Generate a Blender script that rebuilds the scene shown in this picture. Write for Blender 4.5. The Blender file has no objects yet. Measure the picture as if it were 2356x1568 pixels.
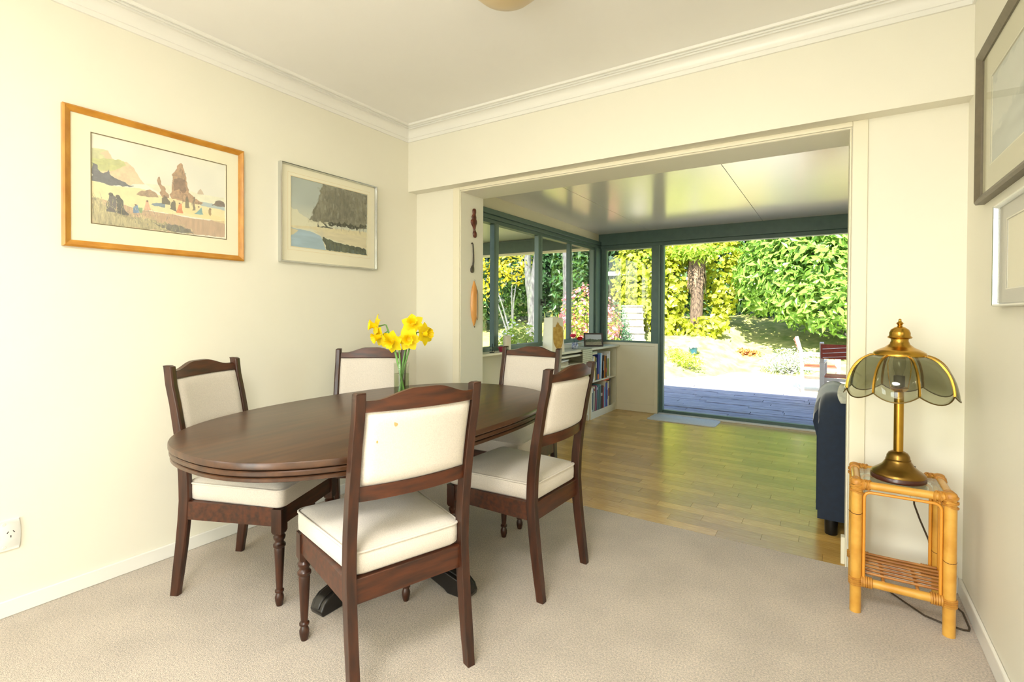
import bpy, math, random
import numpy as np
from mathutils import Vector, Matrix

scene = bpy.context.scene
C = scene.collection
rnd = random.Random(7)

# ------------------------------------------------------------------ camera, sky, sun, added fill light, exposure
cam_d = bpy.data.cameras.new('camera'); cam = bpy.data.objects.new('camera', cam_d); C.objects.link(cam)
YAW, PITCH, ROLL = 0.57302, -0.0109, 0.00475
fw = Vector((-math.sin(YAW)*math.cos(PITCH), math.cos(YAW)*math.cos(PITCH), math.sin(PITCH)))
rt = Vector((math.cos(YAW), math.sin(YAW), 0)); up = rt.cross(fw)
r2 = math.cos(ROLL)*rt + math.sin(ROLL)*up; u2 = -math.sin(ROLL)*rt + math.cos(ROLL)*up
m4 = Matrix((r2, u2, -fw)).transposed().to_4x4(); m4.translation = Vector((2.54, -2.6664, 1.1213))
cam.matrix_world = m4
cam_d.sensor_width = 36.0; cam_d.lens = 1154.97/2356*36; cam_d.shift_y = -53.9/2356
cam_d.clip_start = 0.02; cam_d.clip_end = 200
scene.camera = cam

world = bpy.data.worlds.new('sky'); scene.world = world; world.use_nodes = True
wn = world.node_tree.nodes; wl = world.node_tree.links
bg = wn['Background']; sk = wn.new('ShaderNodeTexSky'); sk.sky_type = 'NISHITA'; sk.sun_disc = False
sk.sun_elevation = math.radians(44); sk.sun_rotation = math.radians(190); sk.altitude = 50
wl.new(sk.outputs[0], bg.inputs[0]); bg.inputs[1].default_value = 0.70

sun_d = bpy.data.lights.new('sun', 'SUN'); sun = bpy.data.objects.new('sun', sun_d); C.objects.link(sun)
sun_d.energy = 27.0; sun_d.angle = math.radians(0.8); sun_d.color = (1.0, 0.95, 0.84)
sun.rotation_euler = Vector((-0.06, 0.70, -0.70)).to_track_quat('-Z', 'Y').to_euler()

def fill_light(name, loc, direction, sx, sy, power, col):
    d = bpy.data.lights.new(name, 'AREA'); d.shape = 'RECTANGLE'; d.size = sx; d.size_y = sy; d.energy = power; d.color = col
    o = bpy.data.objects.new(name, d); C.objects.link(o); o.location = loc
    o.rotation_euler = Vector(direction).to_track_quat('-Z', 'Y').to_euler()
    return o
# added fill lights set in unseen doors and a side window behind the photographer
fill_light('fill_rear_doors', (1.55, -5.06, 1.12), (0, 1, 0), 1.5, 1.9, 76, (1.0, 0.985, 0.96))
fill_light('fill_side_window', (-0.05, -4.1, 1.55), (1, 0.0, 0), 1.2, 1.1, 28, (1.0, 0.985, 0.96))

BOUNCE_FILL = 43.5      # strength of the added ceiling disc that stands in for bounced flash
vs = scene.view_settings
vs.view_transform = 'Standard'; vs.look = 'None'; vs.exposure = 0.0; vs.gamma = 1.0; vs.use_curve_mapping = False

# ------------------------------------------------------------------ helpers
def lin(c):
    return tuple((x/12.92 if x <= 0.04045 else ((x+0.055)/1.055)**2.4) for x in c)
def rgb(r, g, b): return lin((r/255, g/255, b/255))

MATS = {}
def mat(name, col, rough=0.5, metal=0.0, var=0.0, vscale=8.0, stretch=(1, 1, 1), bump=0.0, bscale=60.0, coat=0.0,
        objvar=0.0, sheen=0.0, spec=0.5, col2=None, islandvar=0.0, transl=0.0, detail=4.0, bstretch=None):
    if name in MATS: return MATS[name]
    m = bpy.data.materials.new(name); m.use_nodes = True; MATS[name] = m
    nt = m.node_tree; N = nt.nodes; L = nt.links; b = N['Principled BSDF']
    b.inputs['Roughness'].default_value = rough; b.inputs['Metallic'].default_value = metal
    b.inputs['Specular IOR Level'].default_value = spec
    b.inputs['Coat Weight'].default_value = coat; b.inputs['Coat Roughness'].default_value = 0.15
    if sheen: b.inputs['Sheen Weight'].default_value = sheen; b.inputs['Sheen Roughness'].default_value = 0.5
    tc = N.new('ShaderNodeTexCoord'); mp = N.new('ShaderNodeMapping'); mp.inputs['Scale'].default_value = stretch
    L.new(tc.outputs['Object'], mp.inputs['Vector'])
    c1 = tuple(col)+(1,); src = None
    if var or col2:
        nz = N.new('ShaderNodeTexNoise'); nz.inputs['Scale'].default_value = vscale; nz.inputs['Detail'].default_value = detail
        L.new(mp.outputs[0], nz.inputs['Vector'])
        cr = N.new('ShaderNodeValToRGB'); cr.color_ramp.elements[0].position = 0.32; cr.color_ramp.elements[1].position = 0.68
        a = col2 if col2 else tuple(x*(1-var) for x in col); z = col if col2 else tuple(min(1, x*(1+var)) for x in col)
        cr.color_ramp.elements[0].color = tuple(a)+(1,); cr.color_ramp.elements[1].color = tuple(z)+(1,)
        L.new(nz.outputs['Fac'], cr.inputs['Fac']); src = cr.outputs['Color']
    if objvar or islandvar:
        amt = objvar or islandvar
        if objvar: oi = N.new('ShaderNodeObjectInfo'); rs = oi.outputs['Random']
        else: oi = N.new('ShaderNodeNewGeometry'); rs = oi.outputs['Random Per Island']
        mr = N.new('ShaderNodeMapRange'); mr.inputs['To Min'].default_value = 1-amt; mr.inputs['To Max'].default_value = 1+amt
        L.new(rs, mr.inputs['Value'])
        hs = N.new('ShaderNodeHueSaturation'); hs.inputs['Color'].default_value = c1
        if src: L.new(src, hs.inputs['Color'])
        L.new(mr.outputs[0], hs.inputs['Value']); src = hs.outputs['Color']
    if src: L.new(src, b.inputs['Base Color'])
    else: b.inputs['Base Color'].default_value = c1
    if bump:
        nb = N.new('ShaderNodeTexNoise'); nb.inputs['Scale'].default_value = bscale; nb.inputs['Detail'].default_value = 3
        if bstretch:
            mb = N.new('ShaderNodeMapping'); mb.inputs['Scale'].default_value = bstretch
            L.new(tc.outputs['Object'], mb.inputs['Vector']); L.new(mb.outputs[0], nb.inputs['Vector'])
        else: L.new(tc.outputs['Object'], nb.inputs['Vector'])
        bp = N.new('ShaderNodeBump'); bp.inputs['Strength'].default_value = bump; bp.inputs['Distance'].default_value = 0.01
        L.new(nb.outputs['Fac'], bp.inputs['Height']); L.new(bp.outputs[0], b.inputs['Normal'])
    if transl:
        tr = N.new('ShaderNodeBsdfTranslucent'); mx = N.new('ShaderNodeMixShader'); mx.inputs[0].default_value = transl
        if src: L.new(src, tr.inputs['Color'])
        else: tr.inputs['Color'].default_value = c1
        L.new(b.outputs[0], mx.inputs[1]); L.new(tr.outputs[0], mx.inputs[2]); L.new(mx.outputs[0], N['Material Output'].inputs['Surface'])
    return m

def glass_mat(name, tint, refl=1.0, rough=0.0, ior=1.45):
    if name in MATS: return MATS[name]
    m = bpy.data.materials.new(name); m.use_nodes = True; MATS[name] = m
    nt = m.node_tree; N = nt.nodes; L = nt.links; N.remove(N['Principled BSDF'])
    t = N.new('ShaderNodeBsdfTransparent'); t.inputs[0].default_value = tuple(tint)+(1,)
    g = N.new('ShaderNodeBsdfGlossy'); g.inputs['Roughness'].default_value = rough
    lw = N.new('ShaderNodeLayerWeight'); lw.inputs[0].default_value = 0.5
    pw_ = N.new('ShaderNodeMath'); pw_.operation = 'POWER'; pw_.inputs[1].default_value = 5.0; L.new(lw.outputs['Facing'], pw_.inputs[0])
    mu = N.new('ShaderNodeMath'); mu.operation = 'MULTIPLY_ADD'; mu.inputs[1].default_value = 0.9*refl; mu.inputs[2].default_value = 0.035*refl; mu.use_clamp = True; L.new(pw_.outputs[0], mu.inputs[0])
    mx = N.new('ShaderNodeMixShader'); L.new(mu.outputs[0], mx.inputs[0]); L.new(t.outputs[0], mx.inputs[1]); L.new(g.outputs[0], mx.inputs[2])
    L.new(mx.outputs[0], N['Material Output'].inputs['Surface'])
    return m

def print_mat(name):
    m = bpy.data.materials.new(name); m.use_nodes = True; MATS[name] = m
    N = m.node_tree.nodes; a = N.new('ShaderNodeAttribute'); a.attribute_name = 'paint'
    m.node_tree.links.new(a.outputs['Color'], N['Principled BSDF'].inputs['Base Color']); N['Principled BSDF'].inputs['Roughness'].default_value = 0.8
    return m

class MB:
    def __init__(s): s.v = []; s.f = []
    def add(s, vs, fs):
        o = len(s.v); s.v += [tuple(p) for p in vs]; s.f += [tuple(i+o for i in f) for f in fs]; return s
    def box(s, x0, x1, y0, y1, z0, z1):
        return s.add([(x0,y0,z0),(x1,y0,z0),(x1,y1,z0),(x0,y1,z0),(x0,y0,z1),(x1,y0,z1),(x1,y1,z1),(x0,y1,z1)],
              [(0,3,2,1),(4,5,6,7),(0,1,5,4),(1,2,6,5),(2,3,7,6),(3,0,4,7)])
    def loops(s, ls, cap0=True, cap1=True, closed=True):
        n = len(ls[0]); vs = [p for l in ls for p in l]; fs = []
        for k in range(len(ls)-1):
            for i in range(n if closed else n-1):
                j = (i+1) % n; fs.append((k*n+i, k*n+j, (k+1)*n+j, (k+1)*n+i))
        if cap0: fs.append(tuple(range(n-1, -1, -1)))
        if cap1: fs.append(tuple((len(ls)-1)*n+i for i in range(n)))
        return s.add(vs, fs)
    def lathe(s, prof, n=20, cx=0, cy=0):
        return s.loops([[(cx+r*math.cos(2*math.pi*i/n), cy+r*math.sin(2*math.pi*i/n), z) for i in range(n)] for r, z in prof])
    def tube(s, pts, r, n=8, closed=False):
        pts = [Vector(p) for p in pts]; m = len(pts); ls = []; prev = None
        for i, p in enumerate(pts):
            if closed: t = pts[(i+1) % m]-pts[i-1]
            else: t = pts[min(i+1, m-1)]-pts[max(i-1, 0)]
            t.normalize()
            if prev is None:
                a = Vector((0,0,1)) if abs(t.z) < 0.9 else Vector((1,0,0)); prev = (a-t*a.dot(t)).normalized()
            else:
                q = prev-t*prev.dot(t); prev = q.normalized() if q.length > 1e-6 else prev
            b = t.cross(prev); rr = r[i] if isinstance(r, (list, tuple)) else r
            ls.append([p+(prev*math.cos(2*math.pi*k/n)+b*math.sin(2*math.pi*k/n))*rr for k in range(n)])
        if closed: ls.append(ls[0]); return s.loops(ls, False, False)
        return s.loops(ls)
    def bar(s, p, q, w, h, upv=(0,0,1)):
        p = Vector(p); q = Vector(q); t = (q-p).normalized(); u = Vector(upv); u = (u-t*u.dot(t)).normalized(); x = t.cross(u)
        return s.loops([[c+x*a*w/2+u*b*h/2 for a, b in ((-1,-1),(1,-1),(1,1),(-1,1))] for c in (p, q)])
    def prism(s, poly, axis, a, b):
        def P(u, v, w): return (w,u,v) if axis == 'x' else (u,w,v) if axis == 'y' else (u,v,w)
        return s.loops([[P(u, v, w) for u, v in poly] for w in (a, b)])
    def mesh(s, name, m, smooth=35):
        me = bpy.data.meshes.new(name); me.from_pydata(s.v, [], s.f)
        bmf = __import__('bmesh').new(); bmf.from_mesh(me); __import__('bmesh').ops.recalc_face_normals(bmf, faces=bmf.faces); bmf.to_mesh(me); bmf.free()
        if smooth:
            me.polygons.foreach_set('use_smooth', [True]*len(me.polygons)); me.set_sharp_from_angle(angle=math.radians(smooth))
        me.materials.append(m); me.update(); return me
    def build(s, name, m, parent=None, smooth=35, bevel=0, loc=None, rot=None):
        o = bpy.data.objects.new(name, s.mesh(name, m, smooth)); C.objects.link(o)
        if parent: o.parent = parent
        if loc: o.location = loc
        if rot: o.rotation_euler = rot
        if bevel:
            b = o.modifiers.new('bevel', 'BEVEL'); b.width = bevel; b.segments = 2; b.limit_method = 'ANGLE'; b.angle_limit = math.radians(40)
        return o

def tag(o, label=None, cat=None, group=None, kind=None):
    if label: o['label'] = label
    if cat: o['category'] = cat
    if group: o['group'] = group
    if kind: o['kind'] = kind
    return o
def thing(name, label, cat, loc=(0,0,0), rotz=0.0, group=None):
    o = bpy.data.objects.new(name, None); C.objects.link(o); o.empty_display_size = 0.1
    o.location = loc; o.rotation_euler = (0,0,rotz); return tag(o, label, cat, group)
def struct(o, label=None): o['kind'] = 'structure'; (label and o.__setitem__('label', label)); return o
def copy_tree(o, parent=None):
    c = o.copy(); C.objects.link(c); c.parent = parent
    for ch in o.children: copy_tree(ch, c)
    return c
def facing(fx, fy): return math.atan2(-fx, fy)
def smooth01(a, b, x):
    t = max(0.0, min(1.0, (x-a)/(b-a))); return t*t*(3-2*t)

# ------------------------------------------------------------------ materials
WALL = mat('wall_paint', rgb(238,234,217), 0.55, var=0.012, vscale=2, bump=0.02, bscale=160)
CEIL = mat('ceiling_paint', rgb(246,244,239), 0.7, var=0.01, vscale=3)
WHITE = mat('white_gloss_paint', rgb(242,240,232), 0.3, var=0.01, vscale=4)
TRIM = mat('cream_trim_paint', rgb(238,231,206), 0.35)
CARPET = mat('beige_carpet', rgb(219,204,187), 0.95, var=0.24, vscale=170, bump=0.9, bscale=330, sheen=0.25, detail=8)
_n = CARPET.node_tree; _b = _n.nodes['Principled BSDF']; _s = _b.inputs['Base Color'].links[0].from_socket   # brushed pile: broad soft patches
_t = _n.nodes.new('ShaderNodeTexNoise'); _t.inputs['Scale'].default_value = 4.5; _t.inputs['Detail'].default_value = 3
_n.links.new(_n.nodes['Texture Coordinate'].outputs['Object'], _t.inputs['Vector'])
_r = _n.nodes.new('ShaderNodeMapRange'); _r.inputs['From Min'].default_value = 0.35; _r.inputs['From Max'].default_value = 0.65; _r.inputs['To Min'].default_value = 0.93; _r.inputs['To Max'].default_value = 1.06
_h = _n.nodes.new('ShaderNodeHueSaturation'); _n.links.new(_t.outputs['Fac'], _r.inputs['Value']); _n.links.new(_r.outputs[0], _h.inputs['Value']); _n.links.new(_s, _h.inputs['Color']); _n.links.new(_h.outputs[0], _b.inputs['Base Color'])
GREEN = mat('dark_green_paint', rgb(78,102,94), 0.45, var=0.06, vscale=20)
GREENM = mat('green_metal', rgb(98,120,108), 0.4, var=0.04, vscale=15)
SUNCEIL = mat('glossy_ceiling_panel', rgb(240,237,230), 0.19, var=0.01, vscale=3, spec=0.5)
BLACK = mat('black_plastic', rgb(18,18,18), 0.4)
WOOD = mat('mahogany', rgb(74,38,20), 0.36, col2=rgb(40,21,12), vscale=9, stretch=(6,6,0.7), coat=0.12, detail=6)
WOODH = mat('mahogany_rail', rgb(92,46,22), 0.36, col2=rgb(50,26,14), vscale=9, stretch=(0.8,6,6), coat=0.12, detail=6)
TABLEW = mat('mahogany_table', rgb(84,52,28), 0.34, col2=rgb(56,33,18), vscale=6, stretch=(5,0.5,5), coat=0.12, detail=7)
EBON = mat('ebonised_wood', rgb(22,18,16), 0.3, coat=0.3)
FABRIC = mat('beige_velour', rgb(222,213,201), 0.9, var=0.07, vscale=260, bump=0.25, bscale=500, sheen=0.35)
BRASS = mat('brass', rgb(190,148,62), 0.24, metal=1.0, var=0.12, vscale=14)
BRASSD = mat('aged_brass', rgb(140,108,52), 0.3, metal=1.0, var=0.2, vscale=18)
CANE = mat('golden_cane', rgb(224,170,74), 0.35, col2=rgb(205,145,52), vscale=6, stretch=(3,3,3), coat=0.3)
CANEB = mat('brown_cane', rgb(204,142,68), 0.38, col2=rgb(158,98,44), vscale=10, coat=0.3)
GLASS = glass_mat('clear_window_glass', (0.93,0.95,0.93), 1.15)
PICGLASS = glass_mat('picture_glass', (1.0,1.0,0.99), 0.5)
# ------------------------------------------------------------------ dining room shell
W = 2.976; YB = -5.0; BEAM = 0.0853; ZB = 1.962; ZO = 1.930; XL = 0.4093; XR = 2.5843; JD = 0.2486; ZC = 2.40
struct(MB().box(-0.15, W+0.15, YB-0.15, 0.0, -0.12, 0.0).build('floor', CARPET), 'beige cut pile carpet of the dining room')
struct(MB().box(-0.15, W+0.15, YB-0.15, 0.25, ZC, ZC+0.12).build('ceiling', CEIL), 'off white plaster ceiling of the dining room')
wl_ = MB().box(-0.15, 0, YB-0.15, -4.7, -0.1, ZC).box(-0.15, 0, -3.5, JD, -0.1, ZC).box(-0.15, 0, -4.7, -3.5, -0.1, 1.0).box(-0.15, 0, -4.7, -3.5, 2.1, ZC)
struct(wl_.build('wall_left', WALL), 'cream painted wall with two framed watercolours')
struct(MB().box(W, W+0.15, YB-0.15, 0.0, -0.1, ZC).build('wall_right', WALL), 'cream painted wall at the right edge')
wb = MB().box(0, 0.8, YB-0.15, YB, -0.1, ZC).box(2.3, W, YB-0.15, YB, -0.1, ZC).box(0.8, 2.3, YB-0.15, YB, 2.10, ZC)
struct(wb.build('wall_back', WALL), 'cream wall behind the photographer')
wf = MB().box(0, XL, 0, JD, -0.1, ZC).box(XR, 4.4, 0, JD, -0.1, ZC).box(XL, XR, 0, JD, ZO, ZC)
wf.box(0, W, -BEAM, 0, ZB, ZC)
struct(wf.build('wall_front', WALL), 'cream wall with wide opening and deep beam above')
for k, (p0, p1, ax) in enumerate((((0.8, 0.0), (2.3, 2.10), 'y'), ((-4.7, 1.0), (-3.5, 2.1), 'x'))):  # unseen doors and window, added as openings for the fill lights
    (a0, z0), (a1, z1) = p0, p1
    wdw = struct(bpy.data.objects.new(('added_door', 'added_window')[k], None)); C.objects.link(wdw); wdw['label'] = ('unseen white glazed double doors added to light the room', 'unseen white framed window added in the left wall to light the room')[k]
    fr = MB(); pn = MB(); mid = (a0+a1)/2; t = 0.04
    for (u0, u1, v0, v1) in ((a0, a0+t, z0, z1), (a1-t, a1, z0, z1), (mid-t/2, mid+t/2, z0+t, z1-t), (a0+t, a1-t, z0, z0+t), (a0+t, a1-t, z1-t, z1)):
        if ax == 'y': fr.box(u0, u1, YB-0.04, YB, v0, v1)
        else: fr.box(-0.04, 0.0, u0, u1, v0, v1)
    fr.build('window_frame', WHITE, wdw)
    for u0, u1 in ((a0+t, mid-t/2), (mid+t/2, a1-t)):
        (MB().box(u0, u1, YB-0.022, YB-0.018, z0+t, z1-t) if ax == 'y' else MB().box(-0.022, -0.018, u0, u1, z0+t, z1-t)).build('pane', GLASS, wdw)

# architrave of the opening
def trimset(m, x0, x1, z0, z1): m.box(x0, x1, -0.008, 0, z0, z1)
m = MB(); trimset(m, XR+0.010, XR+0.066, 0, ZB); m.box(XR, XR+0.007, -0.007, 0, 0, ZO)
struct(m.build('trim_1', TRIM, bevel=0.002), 'cream architrave at the right of the opening')
m = MB(); trimset(m, XL-0.066, XL-0.010, 0, ZB); m.box(XL-0.007, XL, -0.007, 0, 0, ZO)
struct(m.build('trim_2', TRIM, bevel=0.002), 'cream architrave at the left of the opening')
m = MB(); m.box(XL-0.0095, XR+0.0095, -0.008, 0, ZO+0.010, ZB); m.box(XL-0.007, XR+0.007, -0.007, 0, ZO+0.0005, ZO+0.007)
struct(m.build('trim_3', TRIM, bevel=0.002), 'cream head architrave over the opening')
struct(MB().box(XR-0.016, XR, 0.02, 0.06, 0, 0.12).build('trim_4', TRIM, bevel=0.002), 'small cream skirting stub inside the opening')

# cornice: profile (distance from wall, depth below ceiling), swept along left wall, beam and right wall
prof = [(0.0,0.094),(0.010,0.094),(0.011,0.074),(0.016,0.072)]
for i in range(1, 8):
    a = math.pi/2*i/8; prof.append((0.016+0.034*(1-math.cos(a)), 0.072-0.046*math.sin(a)))
prof += [(0.050,0.028),(0.056,0.027),(0.057,0.014),(0.060,0.011),(0.061,0.021),(0.067,0.020),(0.068,0.006),(0.074,0.004),(0.075,0.014),(0.083,0.012),(0.085,0.0),(0.0,0.0)]
m = MB()
def crn(d, h):
    return [(d, YB+d, ZC-h), (d, -BEAM-d, ZC-h), (W-d, -BEAM-d, ZC-h), (W-d, YB+d, ZC-h)]
cols = [crn(d, h) for d, h in prof]
m.loops([[cols[j][i] for j in range(len(prof))] for i in range(4)])
struct(m.build('trim_5', WHITE, smooth=25), 'white moulded cornice along ceiling edge')
BBH = 0.060
def skirt(name, m, label): struct(m.build(name, WHITE, bevel=0.003), label)
skirt('baseboard_left', MB().box(0, 0.012, YB, 0, 0, BBH), 'low white skirting on left wall')
skirt('baseboard_right', MB().box(W-0.014, W, YB, 0, 0, BBH), 'low white skirting on right wall')
skirt('baseboard_front', MB().box(XR+0.066, W-0.014, -0.013, 0, 0, BBH+0.01).box(0.012, XL-0.066, -0.013, 0, 0, BBH), 'low white skirting beside the opening')
skirt('baseboard_back', MB().box(0.012, W-0.014, YB, YB+0.012, 0, BBH), 'white skirting behind the photographer')

# ------------------------------------------------------------------ sunroom shell
XW = 0.18; YF = 2.9; XE = 4.3
fl = struct(MB().box(0.0, XE, 0.0, YF+0.1, -0.12, -0.009).build('floor', mat('floor_underlay', rgb(96,72,40), 0.8)), 'honey laminate floor of the sunroom')
PLANK = mat('honey_laminate', rgb(212,174,98), 0.24, col2=rgb(190,148,74), vscale=14, stretch=(0.9,9,1), objvar=0.17, spec=0.6, detail=6)
pw, plen = 0.0805, 0.46
pm = MB().box(-plen/2+0.0006, plen/2-0.0006, -pw/2+0.0006, pw/2-0.0006, -0.009, 0.0).mesh('plank', PLANK)
rest = MB(); npl = 0; R3 = random.Random(3)
for r in range(36):
    y = pw*(r+0.5)
    off = (r*0.173+R3.random()*0.08) % plen
    for k in range(-1, 10):
        x = -0.05+off+plen*k
        if x < 0.2 or x > XE-plen/2: 
            continue
        if 0.30 < x < 2.85 and npl < 260:
            o = bpy.data.objects.new('plank', pm); C.objects.link(o); o.location = (x, y, 0); o.parent = fl; npl += 1
        else: rest.box(x-plen/2+0.0006, x+plen/2-0.0006, y-pw/2+0.0006, y+pw/2-0.0006, -0.009, 0)
tag(rest.build('plank_field', PLANK, fl), kind='stuff')

cz = lambda y: 2.072-0.012*y
def cpanel(x0, x1, t=0.02):
    return MB().loops([[(x0, y, cz(y)), (x1, y, cz(y)), (x1, y, cz(y)+t), (x0, y, cz(y)+t)] for y in (JD, YF+0.02)])
ce = struct(MB().loops([[(-0.1, y, cz(y)+0.02), (XE+0.1, y, cz(y)+0.02), (XE+0.1, y, cz(y)+0.12), (-0.1, y, cz(y)+0.12)] for y in (JD, YF+0.5)]).build('ceiling', mat('ceiling_joint', rgb(120,112,95), 0.8)), 'glossy white panelled ceiling of the sunroom')
for x0, x1 in ((XW-0.05, 0.798), (0.802, 1.918), (1.922, 3.04), (3.044, XE)): cpanel(x0, x1).build('ceiling_panel', SUNCEIL, ce)
# roofs that throw the house shadow on the terrace
struct(MB().loops([[(-0.35, y, cz(y)+0.121), (XE+0.4, y, cz(y)+0.121), (XE+0.4, y, cz(y)+0.20), (-0.35, y, cz(y)+0.20)] for y in (0.0, YF+0.62)]).build('roof', mat('roof_iron', rgb(90,96,92), 0.5)), 'shallow iron roof over the sunroom')
struct(MB().loops([[(-3.2, y, cz(y)+0.03), (-0.102, y, cz(y)+0.03), (-0.102, y, cz(y)+0.12), (-3.2, y, cz(y)+0.12)] for y in (JD, YF+0.5)]).build('roof', mat('soffit_paint', rgb(226,222,204), 0.6)), 'pale lined roof slab added left of the sunroom')  # added roof and beam, laid out like the header's reflection in the panes
struct(MB().box(-3.2, XW-0.101, YF+0.0, YF+0.09, 1.895, 2.062).build('trim_12', GREEN), 'dark green beam added outside the side windows')
struct(MB().box(-3.2, XW-0.101, YF-0.01, YF+0.10, 1.872, 1.8945).build('trim_13', TRIM), 'cream strip under the added green beam')
struct(MB().box(-0.9, XE+1.0, YB-1.7, 0.3, ZC+0.121, ZC+0.22).build('roof', MATS['roof_iron']), 'iron roof over the dining room, rear overhang added as sun shade')  # rear overhang deepened to keep direct sun out of the rear doors

SW = mat('sunroom_wall_paint', rgb(232,224,196), 0.5, var=0.01)
sl = MB().box(XW-0.1, XW, JD, YF, -0.1, 0.785).box(XW-0.1, XW, JD, YF, 1.945, 2.12).box(XW-0.1, XW, JD, 0.30, 0.785, 1.945)
struct(sl.build('wall_sunroom_left', SW), 'cream half wall under the sunroom side windows')
struct(MB().box(XW-0.02, XW+0.15, JD, 1.22, 0.785, 0.803).build('trim_6', TRIM, bevel=0.003), 'cream window board inside the sunroom')
sf = MB().box(XW-0.1, 0.885, YF, YF+0.1, -0.1, 0.779).box(3.9, XE+0.1, YF, YF+0.1, -0.1, 2.12)
struct(sf.build('wall_sunroom_far', SW), 'cream half wall beside the garden door')
m = MB().box(0.44, 0.845, YF-0.008, YF, 0, 0.09).box(0.845, 0.885, YF-0.012, YF, 0, 0.779).box(0.43, 0.845, YF-0.01, YF, 0.745, 0.779)
struct(m.build('trim_7', SW, bevel=0.002), 'cream skirting and cover strips on the half wall')
struct(MB().box(XE, XE+0.1, JD, YF+0.1, -0.1, 2.12).build('wall_sunroom_right', SW), 'cream end wall of the sunroom')
struct(MB().box(0.90, 3.9, YF-0.035, YF+0.02, 0, 0.018).build('trim_8', mat('white_track', rgb(214,214,206), 0.4), bevel=0.002), 'white threshold track of the garden door')
# green header beams
struct(MB().box(XW-0.06, XW+0.035, 0.26, YF, 1.905, 1.948).box(XW-0.05, XW+0.015, 0.26, YF, 1.872, 1.906).box(XW-0.06, XW+0.004, 0.26, YF, 1.842, 1.873).build('trim_9', GREEN, bevel=0.003), 'dark green header above the side windows')
struct(MB().box(XW-0.05, XE, YF-0.03, YF+0.1, 1.905, 2.05).box(XW-0.05, XE, YF-0.008, YF+0.08, 1.865, 1.906).build('trim_10', GREEN, bevel=0.003), 'dark green header above the garden door')
# side window
w1 = struct(bpy.data.objects.new('window_1', None), 'long green framed side window of the sunroom'); C.objects.link(w1)
def mul(y0, y1, x0=XW-0.035, x1=XW+0.01, z0=0.80, z1=1.845, mt=None, nm='mullion'):
    MB().box(x0, x1, y0, y1, z0, z1).build(nm, mt or GREENM, w1, bevel=0.002)
mul(0.30, 0.335); mul(0.705, 0.730, mt=GREEN); mul(0.730, 0.770); mul(1.430, 1.455); mul(1.457, 1.500, x1=XW+0.014); mul(2.095, 2.112, mt=GREEN); mul(2.112, 2.135); mul(2.70, 2.735)
MB().box(XW-0.05, XW+0.012, 0.335, 2.70, 0.80, 0.838).build('bottom_rail', GREENM, w1, bevel=0.002)
for y0, y1 in ((0.335, 0.705), (0.77, 1.43), (1.50, 2.095), (2.135, 2.70)):
    MB().box(XW-0.03, XW-0.025, y0-0.004, y1+0.004, 0.83, 1.85).build('pane', GLASS, w1)
lk = MB().box(XW+0.014, XW+0.022, 1.468, 1.51, 1.185, 1.245).tube([(XW+0.02,1.489,1.215),(XW+0.05,1.489,1.215)], 0.008).box(XW+0.045, XW+0.055, 1.482, 1.496, 1.18, 1.25)
lk.build('sash_lock', BLACK, w1, bevel=0.002)
struct(MB().box(XW-0.06, XW+0.03, 2.735, YF+0.05, 0.779, 1.87).box(XW+0.03, XW+0.075, YF-0.02, YF+0.06, 0.779, 1.87).build('trim_11', GREEN, bevel=0.003), 'dark green corner post of the sunroom')
w2 = struct(bpy.data.objects.new('window_2', None), 'green framed window beside the garden door'); C.objects.link(w2)
MB().box(0.255, 0.268, YF, YF+0.05, 0.779, 1.87).build('window_frame', GREENM, w2)
MB().box(0.268, 0.805, YF, YF+0.05, 0.779, 0.80).build('window_frame', GREENM, w2)
MB().box(0.268, 0.805, YF, YF+0.05, 1.846, 1.87).build('window_frame', GREENM, w2)
MB().box(0.805, 0.885, YF-0.012, YF+0.06, 0.779, 1.87).build('window_frame', GREEN, w2, bevel=0.003)
MB().box(0.264, 0.809, YF+0.022, YF+0.027, 0.796, 1.850).build('pane', GLASS, w2)
d1 = struct(bpy.data.objects.new('door_1', None), 'wide green framed garden door standing open'); C.objects.link(d1)
MB().box(0.886, 0.906, YF-0.02, YF+0.07, 0, 1.87).build('door_jamb', GREENM, d1, bevel=0.002)
MB().box(0.906, 0.938, YF-0.005, YF+0.06, 0.018, 1.87).build('door_jamb', GREEN, d1, bevel=0.002)
MB().box(0.938, 3.9, YF+0.002, YF+0.05, 0.006, 0.048).build('threshold', GREEN, d1, bevel=0.002)
sp = MB().box(2.78, 2.85, YF+0.02, YF+0.05, 0.05, 1.86).box(3.8, 3.87, YF+0.02, YF+0.05, 0.05, 1.86).box(2.85, 3.8, YF+0.02, YF+0.05, 0.05, 0.13).box(2.85, 3.8, YF+0.02, YF+0.05, 1.78, 1.86)
sp.build('sliding_leaf', GREENM, d1); MB().box(2.84, 3.81, YF+0.032, YF+0.037, 0.12, 1.79).build('pane', GLASS, d1)

# ------------------------------------------------------------------ dining chairs
PP = [(0,-0.250),(0.10,-0.236),(0.20,-0.222),(0.30,-0.211),(0.38,-0.205),(0.48,-0.208),(0.60,-0.222),(0.75,-0.249),(0.9,-0.283),(1.0,-0.30)]
def py(z):
    for (z0, y0), (z1, y1) in zip(PP, PP[1:]):
        if z <= z1: 
            return y0+(y1-y0)*(z-z0)/(z1-z0)
    return PP[-1][1]
def rounded_trap(wr, wf, yr, yf, rad, n=5, inset=0.0):
    c = [(-wr, yr), (wr, yr), (wf, yf), (-wf, yf)]; out = []
    for i in range(4):
        p = Vector(c[i]); a = (Vector(c[i-1])-p).normalized(); b = (Vector(c[(i+1) % 4])-p).normalized()
        bis = (a+b).normalized(); p2 = p+bis*inset*1.38
        for k in range(n+1):
            t = k/n; q = p2+a*rad*(1-t)**2+b*rad*t**2
            out.append((q.x, q.y))
    return out
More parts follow.
